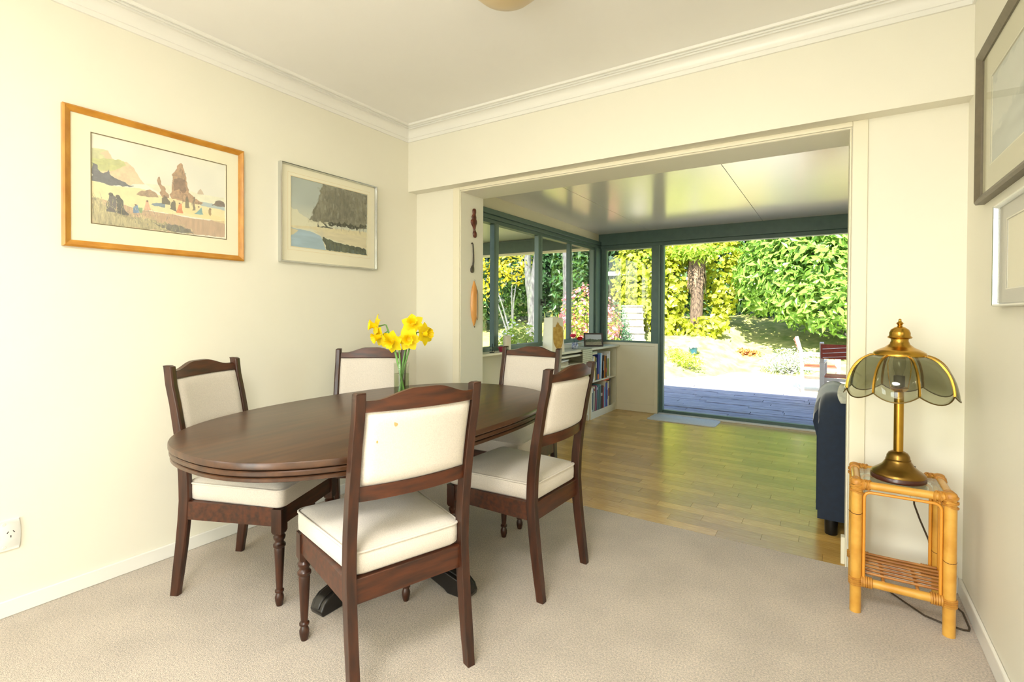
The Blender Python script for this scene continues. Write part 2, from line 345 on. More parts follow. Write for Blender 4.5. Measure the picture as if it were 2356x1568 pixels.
def make_chair():
    t = thing('dining_chair', 'x', 'chair', group='upholstered dining chairs around the oval table')
    for s in (-1, 1):
        ls = []
        for i in range(25):
            z = 0.905*i/24; y = py(z); w = 0.0145 if z > 0.05 else 0.013; d = 0.017+0.004*math.sin(math.pi*min(1, z/0.75))
            if i == 24: w -= 0.003; d -= 0.003
            if i == 23: z = 0.900
            x = s*0.186
            ls.append([(x-w, y-d, z), (x+w, y-d, z), (x+w, y+d-0.004, z), (x+w*0.55, y+d, z), (x-w*0.55, y+d, z), (x-w, y+d-0.004, z)])
        MB().loops(ls).build('leg', WOOD, t, smooth=30, bevel=0.0015)
    for s in (-1, 1):
        m = MB().lathe([(0.0105,0),(0.0125,0.006),(0.016,0.022),(0.0165,0.034),(0.012,0.046),(0.0105,0.050),(0.0165,0.054),(0.0165,0.060),(0.0115,0.065),
                        (0.0135,0.10),(0.0175,0.19),(0.0185,0.218),(0.0175,0.222),(0.0225,0.228),(0.0225,0.236),(0.016,0.243),(0.0155,0.249),(0.021,0.258),(0.022,0.266),(0.017,0.273),(0.019,0.279)], 16, s*0.190, 0.195)
        m.loops([[(s*0.190+a*k, 0.195+b*k, z) for a, b in ((-1,-1),(1,-1),(1,1),(-1,1))] for k, z in ((0.0165,0.276),(0.0205,0.286),(0.0205,0.372))])
        m.build('leg', WOOD, t, smooth=40)
    for s in (-1, 1):
        MB().loops([[(s*0.186-0.011+dx, -0.19, z) for dx, z in ((0,0.306),(0.022,0.306),(0.022,0.376),(0,0.376))], [(s*0.194-0.011+dx, 0.18, z) for dx, z in ((0,0.306),(0.022,0.306),(0.022,0.376),(0,0.376))]]).build('seat_rail', WOODH, t)
    MB().box(-0.172, 0.172, 0.185, 0.209, 0.306, 0.376).build('seat_rail', WOODH, t, bevel=0.002)
    MB().box(-0.173, 0.173, -0.216, -0.192, 0.300, 0.372).build('seat_rail', WOODH, t, bevel=0.002)
    def lp(inset, z): return [(x, y, z) for x, y in rounded_trap(0.178, 0.213, -0.212, 0.220, 0.035, 5, inset)]
    m = MB(); m.loops([lp(0.008,0.376), lp(0.001,0.384), lp(0,0.41), lp(0.001,0.437), lp(0.004,0.443), lp(0.012,0.449), lp(0.035,0.456), lp(0.075,0.464), lp(0.12,0.469)])
    cu = m.build('seat_cushion', FABRIC, t, smooth=60)
    pts = lp(0.001, 0.4425); MB().tube([p for i, p in enumerate(pts)], 0.0042, 6, True).build('piping', FABRIC, cu, smooth=80)
    # curved back
    HW = 0.1725
    def bow(u): return -0.020*(1-u*u)
    m = MB(); nu, nv = 18, 12; front = []; back = []
    for j in range(nv+1):
        v = -1+2*j/nv; z = 0.634+0.110*(v+1)
        for i in range(nu+1):
            u = -1+2*i/nu; e = (1-abs(u)**10)*(1-abs(v)**10); th = 0.004+0.015*e**0.5
            yc = py(z)+bow(u)+0.002
            front.append((HW*u, yc+th, z)); back.append((HW*u, yc-th, z))
    nn = len(front); fs = []
    for j in range(nv):
        for i in range(nu):
            a = j*(nu+1)+i; q = (a, a+1, a+nu+2, a+nu+1); fs += [q, tuple(nn+k for k in reversed(q))]
    rim = [i for i in range(nu+1)]+[(j+1)*(nu+1)-1 for j in range(1, nv+1)]+[nv*(nu+1)+i for i in range(nu-1, -1, -1)]+[j*(nu+1) for j in range(nv-1, 0, -1)]
    for a, b in zip(rim, rim[1:]+rim[:1]): fs.append((b, a, nn+a, nn+b))
    m.add(front+back, fs); m.build('back_panel', FABRIC, t, smooth=60)
    def curved(name, zb, zt, th, mt):
        ls = []
        for i in range(25):
            u = -1+2*i/24; y = lambda z: py(z)+bow(u)
            a, b = zb(u), zt(u)
            ls.append([(HW*1.01*u, y(a)-th, a), (HW*1.01*u, y(a)+th, a), (HW*1.01*u, y(b)+th*0.7, b-0.002), (HW*1.01*u, y(b)-th*0.7, b)])
        return MB().loops(ls).build(name, mt, t, smooth=40)
    cr = curved('crest_rail', lambda u: 0.853, lambda u: 0.882+0.028*smooth01(0.86, 0.18, abs(u)) if abs(u) < 0.86 else 0.882, 0.0125, WOODH)
    curved('crest_bead', lambda u: 0.8505, lambda u: 0.856, 0.0145, WOODH).parent = cr
    curved('back_rail', lambda u: 0.594, lambda u: 0.636, 0.0115, WOODH)
    return t
chair = make_chair()
CH = [(0.511,-1.4535,0.909,0.414,'dark wood chair with beige seat by the left wall below the beach painting'),
      (1.271,-1.500,-0.948,0.319,'nearest dining chair, reddish wood, seen from behind with stained back panel'),
      (1.3465,-0.785,-1.0,0.030,'dining chair on the right side of the table, nearest the laminate floor'),
      (0.430,-0.872,0.6,-0.8,'dining chair in the room corner behind the daffodils'),
      (0.975,-0.278,0.04,-1.0,'dining chair at the far end of the table in front of the bookcase')]
for i, (x, y, fx, fy, lb) in enumerate(CH):
    o = chair if i == 0 else copy_tree(chair)
    o.location = (x, y, 0); o.rotation_euler = (0, 0, facing(fx, fy)); o['label'] = lb
    if i == 1: near_chair = o
# two small stains on the near chair's back
for (sx, sz, r) in ((-0.088, 0.812, 0.006), (-0.135, 0.765, 0.003)):
    u = sx/0.1725; yc = py(sz)-0.020*(1-u*u)+0.002-0.0193
    m = MB(); m.loops([[(sx+r*k*math.cos(a*math.pi/5), yc-0.0001-0.0002*(1-k), sz+r*k*1.3*math.sin(a*math.pi/5)) for a in range(10)] for k in (1.0, 0.4)], True, True)
    m.build('stain', mat('tan_stain', rgb(205,165,105), 0.9), near_chair)

# ------------------------------------------------------------------ oval table
TX, TY, TZ = 0.94, -1.10, 0.70
tb = thing('dining_table', 'long oval dark mahogany pedestal dining table', 'table', (TX, TY, 0))
def oval(a, b, z, n=160, e=2.4):
    dense = []
    for i in range(2400):
        t = 2*math.pi*i/2400; c, q = math.cos(t), math.sin(t)
        dense.append((a*math.copysign(abs(c)**(2/e), c), b*math.copysign(abs(q)**(2/e), q)))
    acc = [0.0]
    for i in range(2400): p, r = dense[i], dense[(i+1) % 2400]; acc.append(acc[-1]+math.hypot(r[0]-p[0], r[1]-p[1]))
    out = []; k = 0
    for i in range(n):
        tgt = acc[-1]*i/n
        while acc[k+1] < tgt: k += 1
        f = (tgt-acc[k])/max(1e-9, acc[k+1]-acc[k]); p, r = dense[k], dense[(k+1) % 2400]; out.append((p[0]+(r[0]-p[0])*f, p[1]+(r[1]-p[1])*f, z))
    return out
def ov(ins, z): return oval(0.53-ins, 0.85-ins, z)
MB().loops([ov(0.014,0.678), ov(0.002,0.679), ov(0.0,0.682), ov(0.0,0.695), ov(0.002,0.699), ov(0.006,0.700)]).build('table_top', TABLEW, tb, smooth=30)
MB().loops([ov(0.018,0.6585), ov(0.005,0.6595), ov(0.003,0.662), ov(0.003,0.671), ov(0.006,0.6745), ov(0.018,0.6755), ov(0.018,0.6779)]).build('edge_moulding', TABLEW, tb, smooth=30)
MB().loops([ov(0.03,0.640), ov(0.012,0.641), ov(0.006,0.644), ov(0.006,0.653), ov(0.009,0.6555), ov(0.018,0.656), ov(0.018,0.6584)]).build('edge_moulding', TABLEW, tb, smooth=30)
MB().box(-0.06, 0.06, -0.45, 0.45, 0.60, 0.642).build('bearer', EBON, tb)
MB().box(-0.30, 0.30, -0.06, 0.06, 0.58, 0.6).build('bearer', EBON, tb)
MB().lathe([(0.07,0.10),(0.085,0.13),(0.085,0.20),(0.06,0.23),(0.055,0.27),(0.075,0.33),(0.08,0.39),(0.06,0.46),(0.05,0.50),(0.07,0.53),(0.09,0.56),(0.09,0.585)], 24).build('pedestal', WOOD, tb)
fp = [(0.04,0.06),(0.22,0.035),(0.29,0.012),(0.31,0.0),(0.405,0.0),(0.412,0.018),(0.400,0.045),(0.375,0.064),(0.30,0.082),(0.20,0.112),(0.12,0.155),(0.06,0.20),(0.04,0.21)]
for k in range(4):
    m = MB().prism(fp, 'y', -0.034, 0.034)
    m.prism([(x*1.0+0.002, z+0.006) for x, z in fp[5:]]+[(0.05,0.12),(0.3,0.05)], 'y', -0.018, 0.018)
    m.build('foot', EBON, tb, smooth=40, bevel=0.004, rot=(0, 0, math.pi/2*k))

# ------------------------------------------------------------------ vase and daffodils
VX, VY = 0.76, -0.90
vg = glass_mat('vase_glass', (0.93,0.95,0.90), 1.3)
va = thing('glass_vase', 'clear straight glass vase standing on the oval table', 'vase', (VX, VY, TZ))
m = MB(); n = 28; R0 = 0.038
pr = [(0.030,0.0),(0.036,0.002),(0.0375,0.02),(R0,0.17),(R0-0.003,0.17),(0.0345,0.022),(0.033,0.016),(0.0,0.015)]
m.loops([[(r*math.cos(2*math.pi*i/n), r*math.sin(2*math.pi*i/n), z) for i in range(n)] for r, z in pr[:-1]])
m.build('vessel', vg, va, smooth=40)
MB().lathe([(0.0335,0.017),(0.0345,0.03),(0.0352,0.118),(0.0352,0.1185)], n).build('water', glass_mat('water', (0.90,0.94,0.86), 0.8, ior=1.33), va)
YEL = mat('daffodil_yellow', rgb(255,226,10), 0.6, transl=0.25, var=0.04, vscale=40)
YEL2 = mat('daffodil_trumpet', rgb(255,218,0), 0.6, transl=0.2, var=0.05, vscale=60)
STEM = mat('daffodil_stem', rgb(110,160,80), 0.45, var=0.1, vscale=30)
rtv = Vector((math.cos(YAW), math.sin(YAW), 0)); fwv = Vector((-math.sin(YAW), math.cos(YAW), 0)); upv = Vector((0,0,1))
HEADS = [(-0.118, 0.00, 0.350, (-0.85,-0.45,0.15), 'daffodil facing left, topmost on the left of the vase'),
         (-0.098,-0.02, 0.302, (-0.70,-0.60,-0.25), 'lower left daffodil nodding to the left'),
         (-0.035,-0.03, 0.278, (-0.35,-0.85,-0.25), 'lowest daffodil in the middle of the bunch'),
         (0.050, 0.02, 0.358, (0.05,-0.75,0.45), 'highest daffodil of the bunch'),
         (0.040,-0.025, 0.288, (0.05,-1.0,-0.05), 'daffodil facing the camera with dark centre'),
         (0.108, 0.00, 0.312, (0.85,-0.45,0.1), 'rightmost daffodil facing right')]
pet = MB(); nl, nw = 6, 4; pv = []
for i in range(nl+1):
    t = i/nl; wd = 0.0205*math.sin(math.pi*(0.12+0.88*t)**0.8)**0.8 if t < 1 else 0.001
    for j in range(nw+1):
        s = -1+2*j/nw; pv.append((s*wd, 0.008+0.042*t, 0.006*math.sin(t*2.6)-0.004*abs(s)*(1-t)+0.002*s*s))
pf = [(i*(nw+1)+j, i*(nw+1)+j+1, (i+1)*(nw+1)+j+1, (i+1)*(nw+1)+j) for i in range(nl) for j in range(nw)]
petm = MB().add(pv, pf).mesh('petal', YEL, 70)
tr = []
for r, z in ((0.009,0.0),(0.0105,0.012),(0.013,0.024),(0.018,0.033),(0.022,0.036)):
    tr.append([(r*(1+(0.10 if z > 0.025 else 0)*math.cos(9*a))*math.cos(a), r*(1+(0.10 if z > 0.025 else 0)*math.cos(9*a))*math.sin(a), z) for a in [2*math.pi*i/36 for i in range(36)]])
trm = MB().loops(tr, True, False).mesh('trumpet', YEL2, 60)
for k, (dx, dy, dz, fd, lb) in enumerate(HEADS):
    p = Vector((VX, VY, TZ))
    h = p+rtv*dx+fwv*dy+upv*dz
    f = (rtv*fd[0]+fwv*fd[1]+upv*fd[2]).normalized()
    root = thing('daffodil', lb, 'flower', tuple(p), 0, 'daffodils in the glass vase')
    q = f.to_track_quat('Z', 'Y')
    for a in range(6):
        o = bpy.data.objects.new('petal', petm); C.objects.link(o); o.parent = root; o.location = h-p-f*(0.0015*(a % 2)); o.scale = (1.18, 1.18, 1.18)
        o.rotation_mode = 'QUATERNION'; o.rotation_quaternion = q @ Matrix.Rotation(a*math.pi/3+k*0.4, 3, 'Z').to_quaternion()
    o = bpy.data.objects.new('trumpet', trm); C.objects.link(o); o.parent = root; o.location = h-p; o.scale = (1.15, 1.15, 1.15); o.rotation_mode = 'QUATERNION'; o.rotation_quaternion = q
    base = rtv*(-dx*0.16)+fwv*(-dy*0.3+(k-2.5)*0.004)+upv*0.022
    e = h-p-f*0.006; c2 = e-f*0.03+upv*0.012; mouth = (rtv*(dx*0.15)+fwv*(dy*0.25+(k-2.5)*0.004)); mouth.z = 0.17
    pts = []
    P0, P1, P2, P3 = base, mouth, Vector((c2.x*0.75, c2.y*0.75, c2.z-0.005)), e
    pts = [P0, P0.lerp(P1, .33), P0.lerp(P1, .66), P1, P1.lerp(P2, .5), P2.lerp(c2, 0.7), c2, e]
    MB().tube(pts, [0.0042]*5+[0.0036,0.0032,0.004], 8).build('stem', STEM, root, smooth=80)

# ------------------------------------------------------------------ framed pictures
P1={
'hill_far':[(0.001,0.162),(0.102,0.157),(0.133,0.234),(0.093,0.326),(0.001,0.359)],
'green':[(0.001,0.279),(0.125,0.237),(0.208,0.234),(0.228,0.276),(0.157,0.359),(-0.001,0.429)],
'cliff':[(0.055,0.409),(0.093,0.34),(0.221,0.237),(0.27,0.29),(0.313,0.393),(0.347,0.454),(0.236,0.503),(0.125,0.481)],
'darkrock':[(0.001,0.326),(0.033,0.348),(0.055,0.423),(0.086,0.431),(0.108,0.376),(0.148,0.462),(0.204,0.47),(0.27,0.515),(0.155,0.542),(-0.001,0.531)],
'sand':[(-0.001,0.531),(0.155,0.542),(0.304,0.517),(0.497,0.57),(0.787,0.584),(0.99,0.612),(0.99,0.761),(0.687,0.767),(0.32,0.767),(-0.001,0.714)],
'wet':[(0.347,0.454),(0.552,0.417),(0.787,0.456),(0.99,0.445),(0.99,0.612),(0.787,0.584),(0.497,0.556)],
'brown':[(-0.001,0.714),(0.195,0.742),(0.32,0.775),(0.542,0.773),(0.787,0.784),(0.99,0.761),(0.988,0.978),(-0.001,1.011)],
'rock_low':[(0.29,0.601),(0.32,0.548),(0.39,0.515),(0.433,0.545),(0.456,0.589),(0.364,0.609)],
'rock_thin':[(0.448,0.345),(0.461,0.334),(0.475,0.412),(0.497,0.465),(0.539,0.581),(0.475,0.584),(0.456,0.537),(0.465,0.49),(0.446,0.39)],
'rock_big':[(0.533,0.531),(0.552,0.465),(0.554,0.279),(0.582,0.223),(0.591,0.143),(0.619,0.11),(0.634,0.129),(0.653,0.215),(0.668,0.273),(0.668,0.351),(0.687,0.454),(0.727,0.52),(0.807,0.562),(0.787,0.592),(0.666,0.584),(0.552,0.578)],
'rock_big_dark':[(0.567,0.337),(0.601,0.295),(0.657,0.307),(0.666,0.445),(0.638,0.484),(0.61,0.445),(0.567,0.476)],
'islet':[(0.755,0.434),(0.783,0.379),(0.805,0.451),(0.755,0.462)],
'rock_r':[(0.881,0.567),(0.924,0.49),(0.99,0.503),(0.99,0.57),(0.924,0.578)],
'pool':[(0.727,0.553),(0.881,0.551),(0.99,0.57),(0.99,0.612),(0.787,0.601)],
'grass':[(-0.001,0.7),(0.054,0.712),(0.093,0.798),(0.17,0.864),(0.287,0.864),(0.407,0.878),(0.542,0.895),(0.648,0.917),(0.727,0.981),(0.407,0.992),(-0.001,1.011)],
'tuft':[(0.398,0.897),(0.495,0.911),(0.57,0.881),(0.638,0.92),(0.721,0.972),(0.542,0.986)],
'man1':[(0.112,0.667),(0.133,0.648),(0.151,0.67),(0.155,0.739),(0.163,0.85),(0.093,0.853),(0.093,0.77)],
'man2':[(0.155,0.684),(0.18,0.662),(0.2,0.7),(0.211,0.795),(0.243,0.845),(0.236,0.87),(0.163,0.85)],
'p_blue':[(0.277,0.742),(0.298,0.723),(0.32,0.811),(0.27,0.825)],
'p_green':[(0.307,0.742),(0.334,0.742),(0.332,0.817),(0.311,0.814)],
'p_pink':[(0.358,0.656),(0.381,0.656),(0.398,0.761),(0.345,0.77)],
'p_lie':[(0.39,0.692),(0.433,0.656),(0.497,0.653),(0.497,0.7),(0.424,0.703)],
'p_dark':[(0.478,0.592),(0.507,0.562),(0.539,0.62),(0.533,0.659),(0.469,0.653)],
'p_st1':[(0.663,0.523),(0.678,0.52),(0.691,0.656),(0.657,0.664)],
'p_st2':[(0.721,0.515),(0.736,0.517),(0.738,0.675),(0.713,0.681)],
'p_or':[(0.599,0.642),(0.623,0.62),(0.638,0.739),(0.589,0.745)],
'p_teal':[(0.742,0.706),(0.787,0.623),(0.802,0.717),(0.727,0.72)],
'p_blk':[(0.552,0.617),(0.58,0.601),(0.589,0.728),(0.533,0.712)],
'p_r':[(0.849,0.623),(0.875,0.626),(0.866,0.717),(0.847,0.698)],
}
P2={
'hill':[(0.379,0.001),(1.007,0.004),(0.994,0.559),(0.734,0.567),(0.47,0.58),(0.204,0.611),(0.27,0.437),(0.323,0.266)],
'mist':[(0.004,0.424),(0.227,0.58),(0.47,0.58),(0.379,0.652),(0.004,0.704)],
'bank':[(-0.002,0.704),(0.379,0.652),(0.994,0.616),(0.993,0.707),(0.494,0.754),(0.227,0.709),(-0.002,0.735)],
'sand':[(0.27,0.735),(0.494,0.712),(0.994,0.704),(0.989,0.899),(0.736,0.878),(0.368,0.79)],
'water':[(0.004,0.735),(0.227,0.743),(0.368,0.795),(0.426,0.995),(-0.009,1.003)],
'refl':[(0.374,0.795),(0.565,0.85),(0.989,0.899),(0.991,0.997),(0.437,0.995)],
'bush':[(0.459,0.59),(0.506,0.546),(0.686,0.536),(0.862,0.533),(0.994,0.499),(0.994,0.572),(0.797,0.598),(0.494,0.603)],
'sandl':[(0.004,0.735),(0.089,0.756),(0.039,0.824),(-0.002,0.844)],
'tree':[(0.312,0.66),(0.329,0.611),(0.34,0.655),(0.379,0.639),(0.426,0.645),(0.379,0.572),(0.401,0.58),(0.448,0.639),(0.517,0.645),(0.511,0.66)],
}

class Canvas:
    def __init__(s, w, h, seed=1, wash=0.0):
        s.w, s.h, s.wash = w, h, wash; s.a = np.ones((h, w, 3)); s.rs = np.random.RandomState(seed)
        s.U, s.V = np.meshgrid((np.arange(w)+0.5)/w, (np.arange(h)+0.5)/h)
    def noise(s, cells):
        g = s.rs.rand(cells[1]+2, cells[0]+2); x = s.U*cells[0]; y = s.V*cells[1]
        xi = x.astype(int); yi = y.astype(int); fx = x-xi; fy = y-yi; fx = fx*fx*(3-2*fx); fy = fy*fy*(3-2*fy)
        return (g[yi,xi]*(1-fx)*(1-fy)+g[yi,xi+1]*fx*(1-fy)+g[yi+1,xi]*(1-fx)*fy+g[yi+1,xi+1]*fx*fy)*2-1
    def mask(s, poly, jit=0.0):
        U = s.U+(s.noise((40, 26))*jit if jit else 0); V = s.V+(s.noise((40, 26))*jit if jit else 0)
        ins = np.zeros(U.shape, bool); n = len(poly)
        for i in range(n):
            x0, y0 = poly[i]; x1, y1 = poly[(i+1) % n]
            if y0 == y1: continue
            c = ((y0 > V) != (y1 > V)) & (U < (x1-x0)*(V-y0)/(y1-y0)+x0); ins ^= c
        return ins
    def fill(s, poly, col, alpha=1.0, jit=0.0, var=0.0, cells=(30, 20)):
        k = s.mask(poly, jit)[..., None]*alpha; c = np.array(col)[None, None]*np.ones_like(s.a)
        if var: c = np.clip(c*(1+var*(s.noise(cells)+0.7*s.noise((cells[0]*3, cells[1]*3))))[..., None], 0, 1)
        s.a = s.a*(1-k)+c*k
    def mesh(s, name, y0, y1, z0, z1, x, m):
        """the print as a fine grid of coloured points; u runs from y0 to y1, v from z1 down to z0"""
        h, w = s.h, s.w; Y = y0+(y1-y0)*np.linspace(0, 1, w); Z = z1+(z0-z1)*np.linspace(0, 1, h)
        co = np.empty((h, w, 3)); co[..., 0] = x; co[..., 1] = Y[None]; co[..., 2] = Z[:, None]
        idx = np.arange(h*w).reshape(h, w); q = np.stack([idx[:-1,:-1], idx[1:,:-1], idx[1:,1:], idx[:-1,1:]], -1).reshape(-1, 4)
        if (y1-y0) < 0: q = q[:, ::-1]
        me = bpy.data.meshes.new(name); me.from_pydata(co.reshape(-1, 3).tolist(), [], q.tolist())
        at = me.color_attributes.new('paint', 'FLOAT_COLOR', 'POINT')
        c4 = np.ones((h*w, 4), np.float32); c4[:, :3] = np.clip(s.a*(1-s.wash)+s.wash*0.93, 0, 1).reshape(-1, 3); at.data.foreach_set('color', c4.ravel())
        me.materials.append(m); return me
PRINT = print_mat('watercolour_print')
def frame_ring(m, x0, x1, y0, y1, z0, z1, w, chamfer=0.0):
    """mitred frame of four bars lying against a wall at constant x"""
    def corner(i): 
        return ((y0+i, z0+i), (y1-i, z0+i), (y1-i, z1-i), (y0+i, z1-i))
    prof = [(0, x0), (0, x0+(x1-x0)*0.8), (w*0.25, x1), (w*0.6, x1-(x1-x0)*chamfer), (w, x0+(x1-x0)*0.55), (w, x0)]
    n = 4; vs = []; fs = []
    for (i, x) in prof: vs += [(x, a, b) for a, b in corner(i)]
    for k in range(len(prof)-1):
        for i in range(4): fs.append((k*4+i, k*4+(i+1) % 4, (k+1)*4+(i+1) % 4, (k+1)*4+i))
    m.add(vs, fs); return m
def picture(name, label, side, oy0, oy1, oz0, oz1, fw_, fmat, matcol, iy0, iy1, iz0, iz1, canvas, bevelcol, depth=0.022, chamfer=0.25, line=None):
    X0 = 0.0 if side == 0 else W; s = 1 if side == 0 else -1
    t = thing(name, label, 'picture', (X0, (oy0+oy1)/2, oz0)); cy = (oy0+oy1)/2; cz_ = oz0
    T = lambda x: s*x
    frame_ring(MB(), T(0.0), T(depth), oy0-cy, oy1-cy, 0, oz1-cz_, fw_, chamfer).build('picture_frame', fmat, t, smooth=20)
    xm = depth*0.35
    m = MB()
    for a0, a1, b0, b1 in ((oy0+fw_, iy0, oz0+fw_, oz1-fw_), (iy1, oy1-fw_, oz0+fw_, oz1-fw_), (iy0, iy1, oz0+fw_, iz0), (iy0, iy1, iz1, oz1-fw_)):
        m.box(min(T(0.002), T(xm)), max(T(0.002), T(xm)), a0-cy, a1-cy, b0-cz_, b1-cz_)
    mt = m.build('mount', mat(name+'_mount', matcol, 0.85), t)
    m = MB(); b = 0.004
    frame_ring(m, T(xm-0.001), T(xm+0.0006), iy0-b-cy, iy1+b-cy, iz0-b-cz_, iz1+b-cz_, b, 0.0).build('mount_edge', mat(name+'_edge', bevelcol, 0.7), mt, smooth=0)
    if line:
        frame_ring(MB(), T(xm-0.001), T(xm+0.0004), iy0-line-cy, iy1+line-cy, iz0-line-cz_, iz1+line-cz_, 0.0012, 0.0).build('ruled_line', mat('ruled_line', rgb(225,200,150), 0.7), mt, smooth=0)
    if side == 0: me = canvas.mesh('painting', iy0-cy, iy1-cy, iz0-cz_, iz1-cz_, T(xm*0.6), PRINT)
    else: me = canvas.mesh('painting', iy1-cy, iy0-cy, iz0-cz_, iz1-cz_, T(xm*0.6), PRINT)
    o = bpy.data.objects.new('painting', me); C.objects.link(o); o.parent = t
    MB().box(min(T(xm+0.003), T(xm+0.0045)), max(T(xm+0.003), T(xm+0.0045)), oy0+fw_*0.95-cy, oy1-fw_*0.95-cy, oz0+fw_*0.95-cz_, oz1-fw_*0.95-cz_).build('picture_glass', PICGLASS, t)
    return t
# beach watercolour
c = Canvas(400, 270, 4, 0.16); g = c.V
sky = np.array(rgb(240,238,226)); c.a[:] = sky
c.a *= (1-0.05*np.clip(c.noise((6, 5)), 0, 1))[..., None]; c.a[:, :, 2] *= 1-0.06*np.clip(c.noise((5, 4)), 0, 1)
c.fill([(0,.50),(1,.55),(1,.75),(0,.7)], rgb(244,242,230))
c.fill(P1['hill_far'], rgb(205,205,150), 0.9, 0.006, 0.12); c.fill([(.06,.2),(.102,.157),(.14,.24),(.1,.3)], rgb(226,196,164), 0.7, 0.01)
c.fill(P1['cliff'], rgb(232,205,168), 1, 0.008, 0.10); c.fill(P1['green'], rgb(196,200,132), 0.95, 0.008, 0.12)
c.fill(P1['wet'], rgb(236,234,210), 1, 0.004, 0.05); c.fill(P1['sand'], rgb(242,226,176), 1, 0.006, 0.05); c.fill(P1['darkrock'], rgb(104,104,112), 1, 0.012, 0.22)
c.fill(P1['brown'], rgb(196,164,134), 1, 0.006, 0.10, (50, 8)); c.fill([(.55,.62),(1,.72),(1,.80),(.6,.72)], rgb(240,220,150), 0.5, 0.01)
c.fill(P1['pool'], rgb(170,190,198), 0.9, 0.004); c.fill(P1['islet'], rgb(206,186,160), 1, 0.004)
for k, cc in (('rock_low',(168,140,112)),('rock_thin',(172,136,102)),('rock_big',(178,140,104)),('rock_big_dark',(134,100,74)),('rock_r',(112,92,80))): c.fill(P1[k], rgb(*cc), 1, 0.008, 0.25, (60, 40))
c.fill([(.665,.1),(.70,.06),(.735,.2),(.72,.24),(.66,.22)], rgb(160,150,110), 0.0)
c.fill(P1['grass'], rgb(150,142,104), 0.85, 0.02, 0.45, (90, 18)); c.fill(P1['grass'], rgb(206,196,150), 0.4, 0.05, 0.4, (120, 14)); c.fill(P1['tuft'], rgb(84,84,86), 0.8, 0.02, 0.4)
for k, cc in (('man1',(92,88,98)),('man2',(60,62,66)),('p_blue',(84,132,180)),('p_green',(120,160,110)),('p_pink',(232,170,140)),('p_lie',(110,136,160)),('p_dark',(92,80,64)),
              ('p_st1',(110,98,70)),('p_st2',(120,106,84)),('p_or',(226,130,76)),('p_teal',(110,170,180)),('p_blk',(88,84,70)),('p_r',(160,130,80))): c.fill(P1[k], rgb(*cc), 0.95, 0.006, 0.2)
rb = c.mask(P1['rock_big']); rr_ = random.Random(2)
for k in range(46):     # brush strokes on stack, grass and people
    u, v = rr_.uniform(.60, .80), rr_.uniform(.08, .72)
    if rb[int(v*269), int(u*399)]: c.fill([(u, v), (u+rr_.uniform(.006,.018), v+rr_.uniform(.0,.03)), (u+rr_.uniform(-.006,.006), v+rr_.uniform(.03,.08))], rgb(*rr_.choice(((206,168,128),(96,66,48),(186,146,106)))), 0.6)
for k in range(150):
    u = rr_.uniform(0, .62); v = .80+.16*u+rr_.uniform(-.10, .10); h = rr_.uniform(.03, .09); d = rr_.uniform(-.03, .02)
    if v < .99: c.fill([(u, v), (u+.004, v), (u+d, v-h)], rgb(*rr_.choice(((226,216,160),(120,116,96),(98,104,112),(196,184,120)))), 0.75)
for k in ('man1','man2','p_blue','p_pink','p_dark','p_st1','p_st2','p_or','p_teal','p_blk','p_r'):
    u = sum(p[0] for p in sorted(P1[k], key=lambda q: q[1])[:2])/2; v = min(p[1] for p in P1[k]); r = 0.016 if k[:3] == 'man' else 0.0075
    c.fill([(u+r*math.cos(a), v+1.4*r*math.sin(a)) for a in [math.pi*q/5 for q in range(10)]], rgb(66,62,66) if r > .01 else rgb(120,86,62), 0.95)
OAK = mat('golden_oak_frame', rgb(206,146,54), 0.35, col2=rgb(180,118,34), vscale=12, stretch=(4,1,1), coat=0.3)
picture('framed_beach_painting', 'large beach watercolour with rock stack in golden wood frame', 0, -1.973, -1.262, 1.372, 1.927, 0.026, OAK, rgb(246,240,214), -1.879, -1.348, 1.475, 1.836, c, rgb(120,104,76))
# misty lake watercolour
c = Canvas(360, 258, 9, 0.06); c.a[:] = np.array(rgb(176,186,182)); c.a *= (1+0.06*c.noise((4, 6)))[..., None]
tl = np.clip((c.V-0.35)/0.4, 0, 1)[..., None]; c.a = c.a*(1-tl)+np.array(rgb(226,224,200))*tl
c.fill(P2['hill'], rgb(112,108,88), 1, 0.02, 0.30, (26, 16)); c.fill(P2['hill'], rgb(150,148,132), 0.35, 0.06, 0.4, (40, 6)); c.fill([(.45,.1),(.75,.05),(.8,.4),(.5,.5)], rgb(90,86,70), 0.35, 0.05, 0.3)
c.fill(P2['mist'], rgb(228,224,196), 0.75, 0.02); c.fill(P2['bank'], rgb(224,214,178), 1, 0.006, 0.05); c.fill(P2['water'], rgb(166,190,206), 1, 0.004, 0.08, (4, 20))
c.fill(P2['sandl'], rgb(216,206,170), 1, 0.005); c.fill(P2['sand'], rgb(222,212,180), 1, 0.006, 0.06, (8, 40)); c.fill(P2['refl'], rgb(84,90,68), 1, 0.012, 0.4, (50, 10))
c.fill(P2['bush'], rgb(62,60,42), 1, 0.03, 0.4, (60, 30)); c.fill(P2['tree'], rgb(48,46,36), 0.9, 0.008)
for k in range(26):
    a = -1.2+2.4*k/25; u = .37; v = .84
    x1 = u+0.10*math.sin(a)*(0.6+0.4*((k*7) % 5)/5); y1 = v-0.28*math.cos(a)*(0.6+0.4*((k*3) % 5)/5)
    c.fill([(u-.003, v-.03), (u+.003, v-.03), (x1, y1)], rgb(210,206,184), 0.6)
hm = c.mask(P2['hill']); rr_ = random.Random(6)
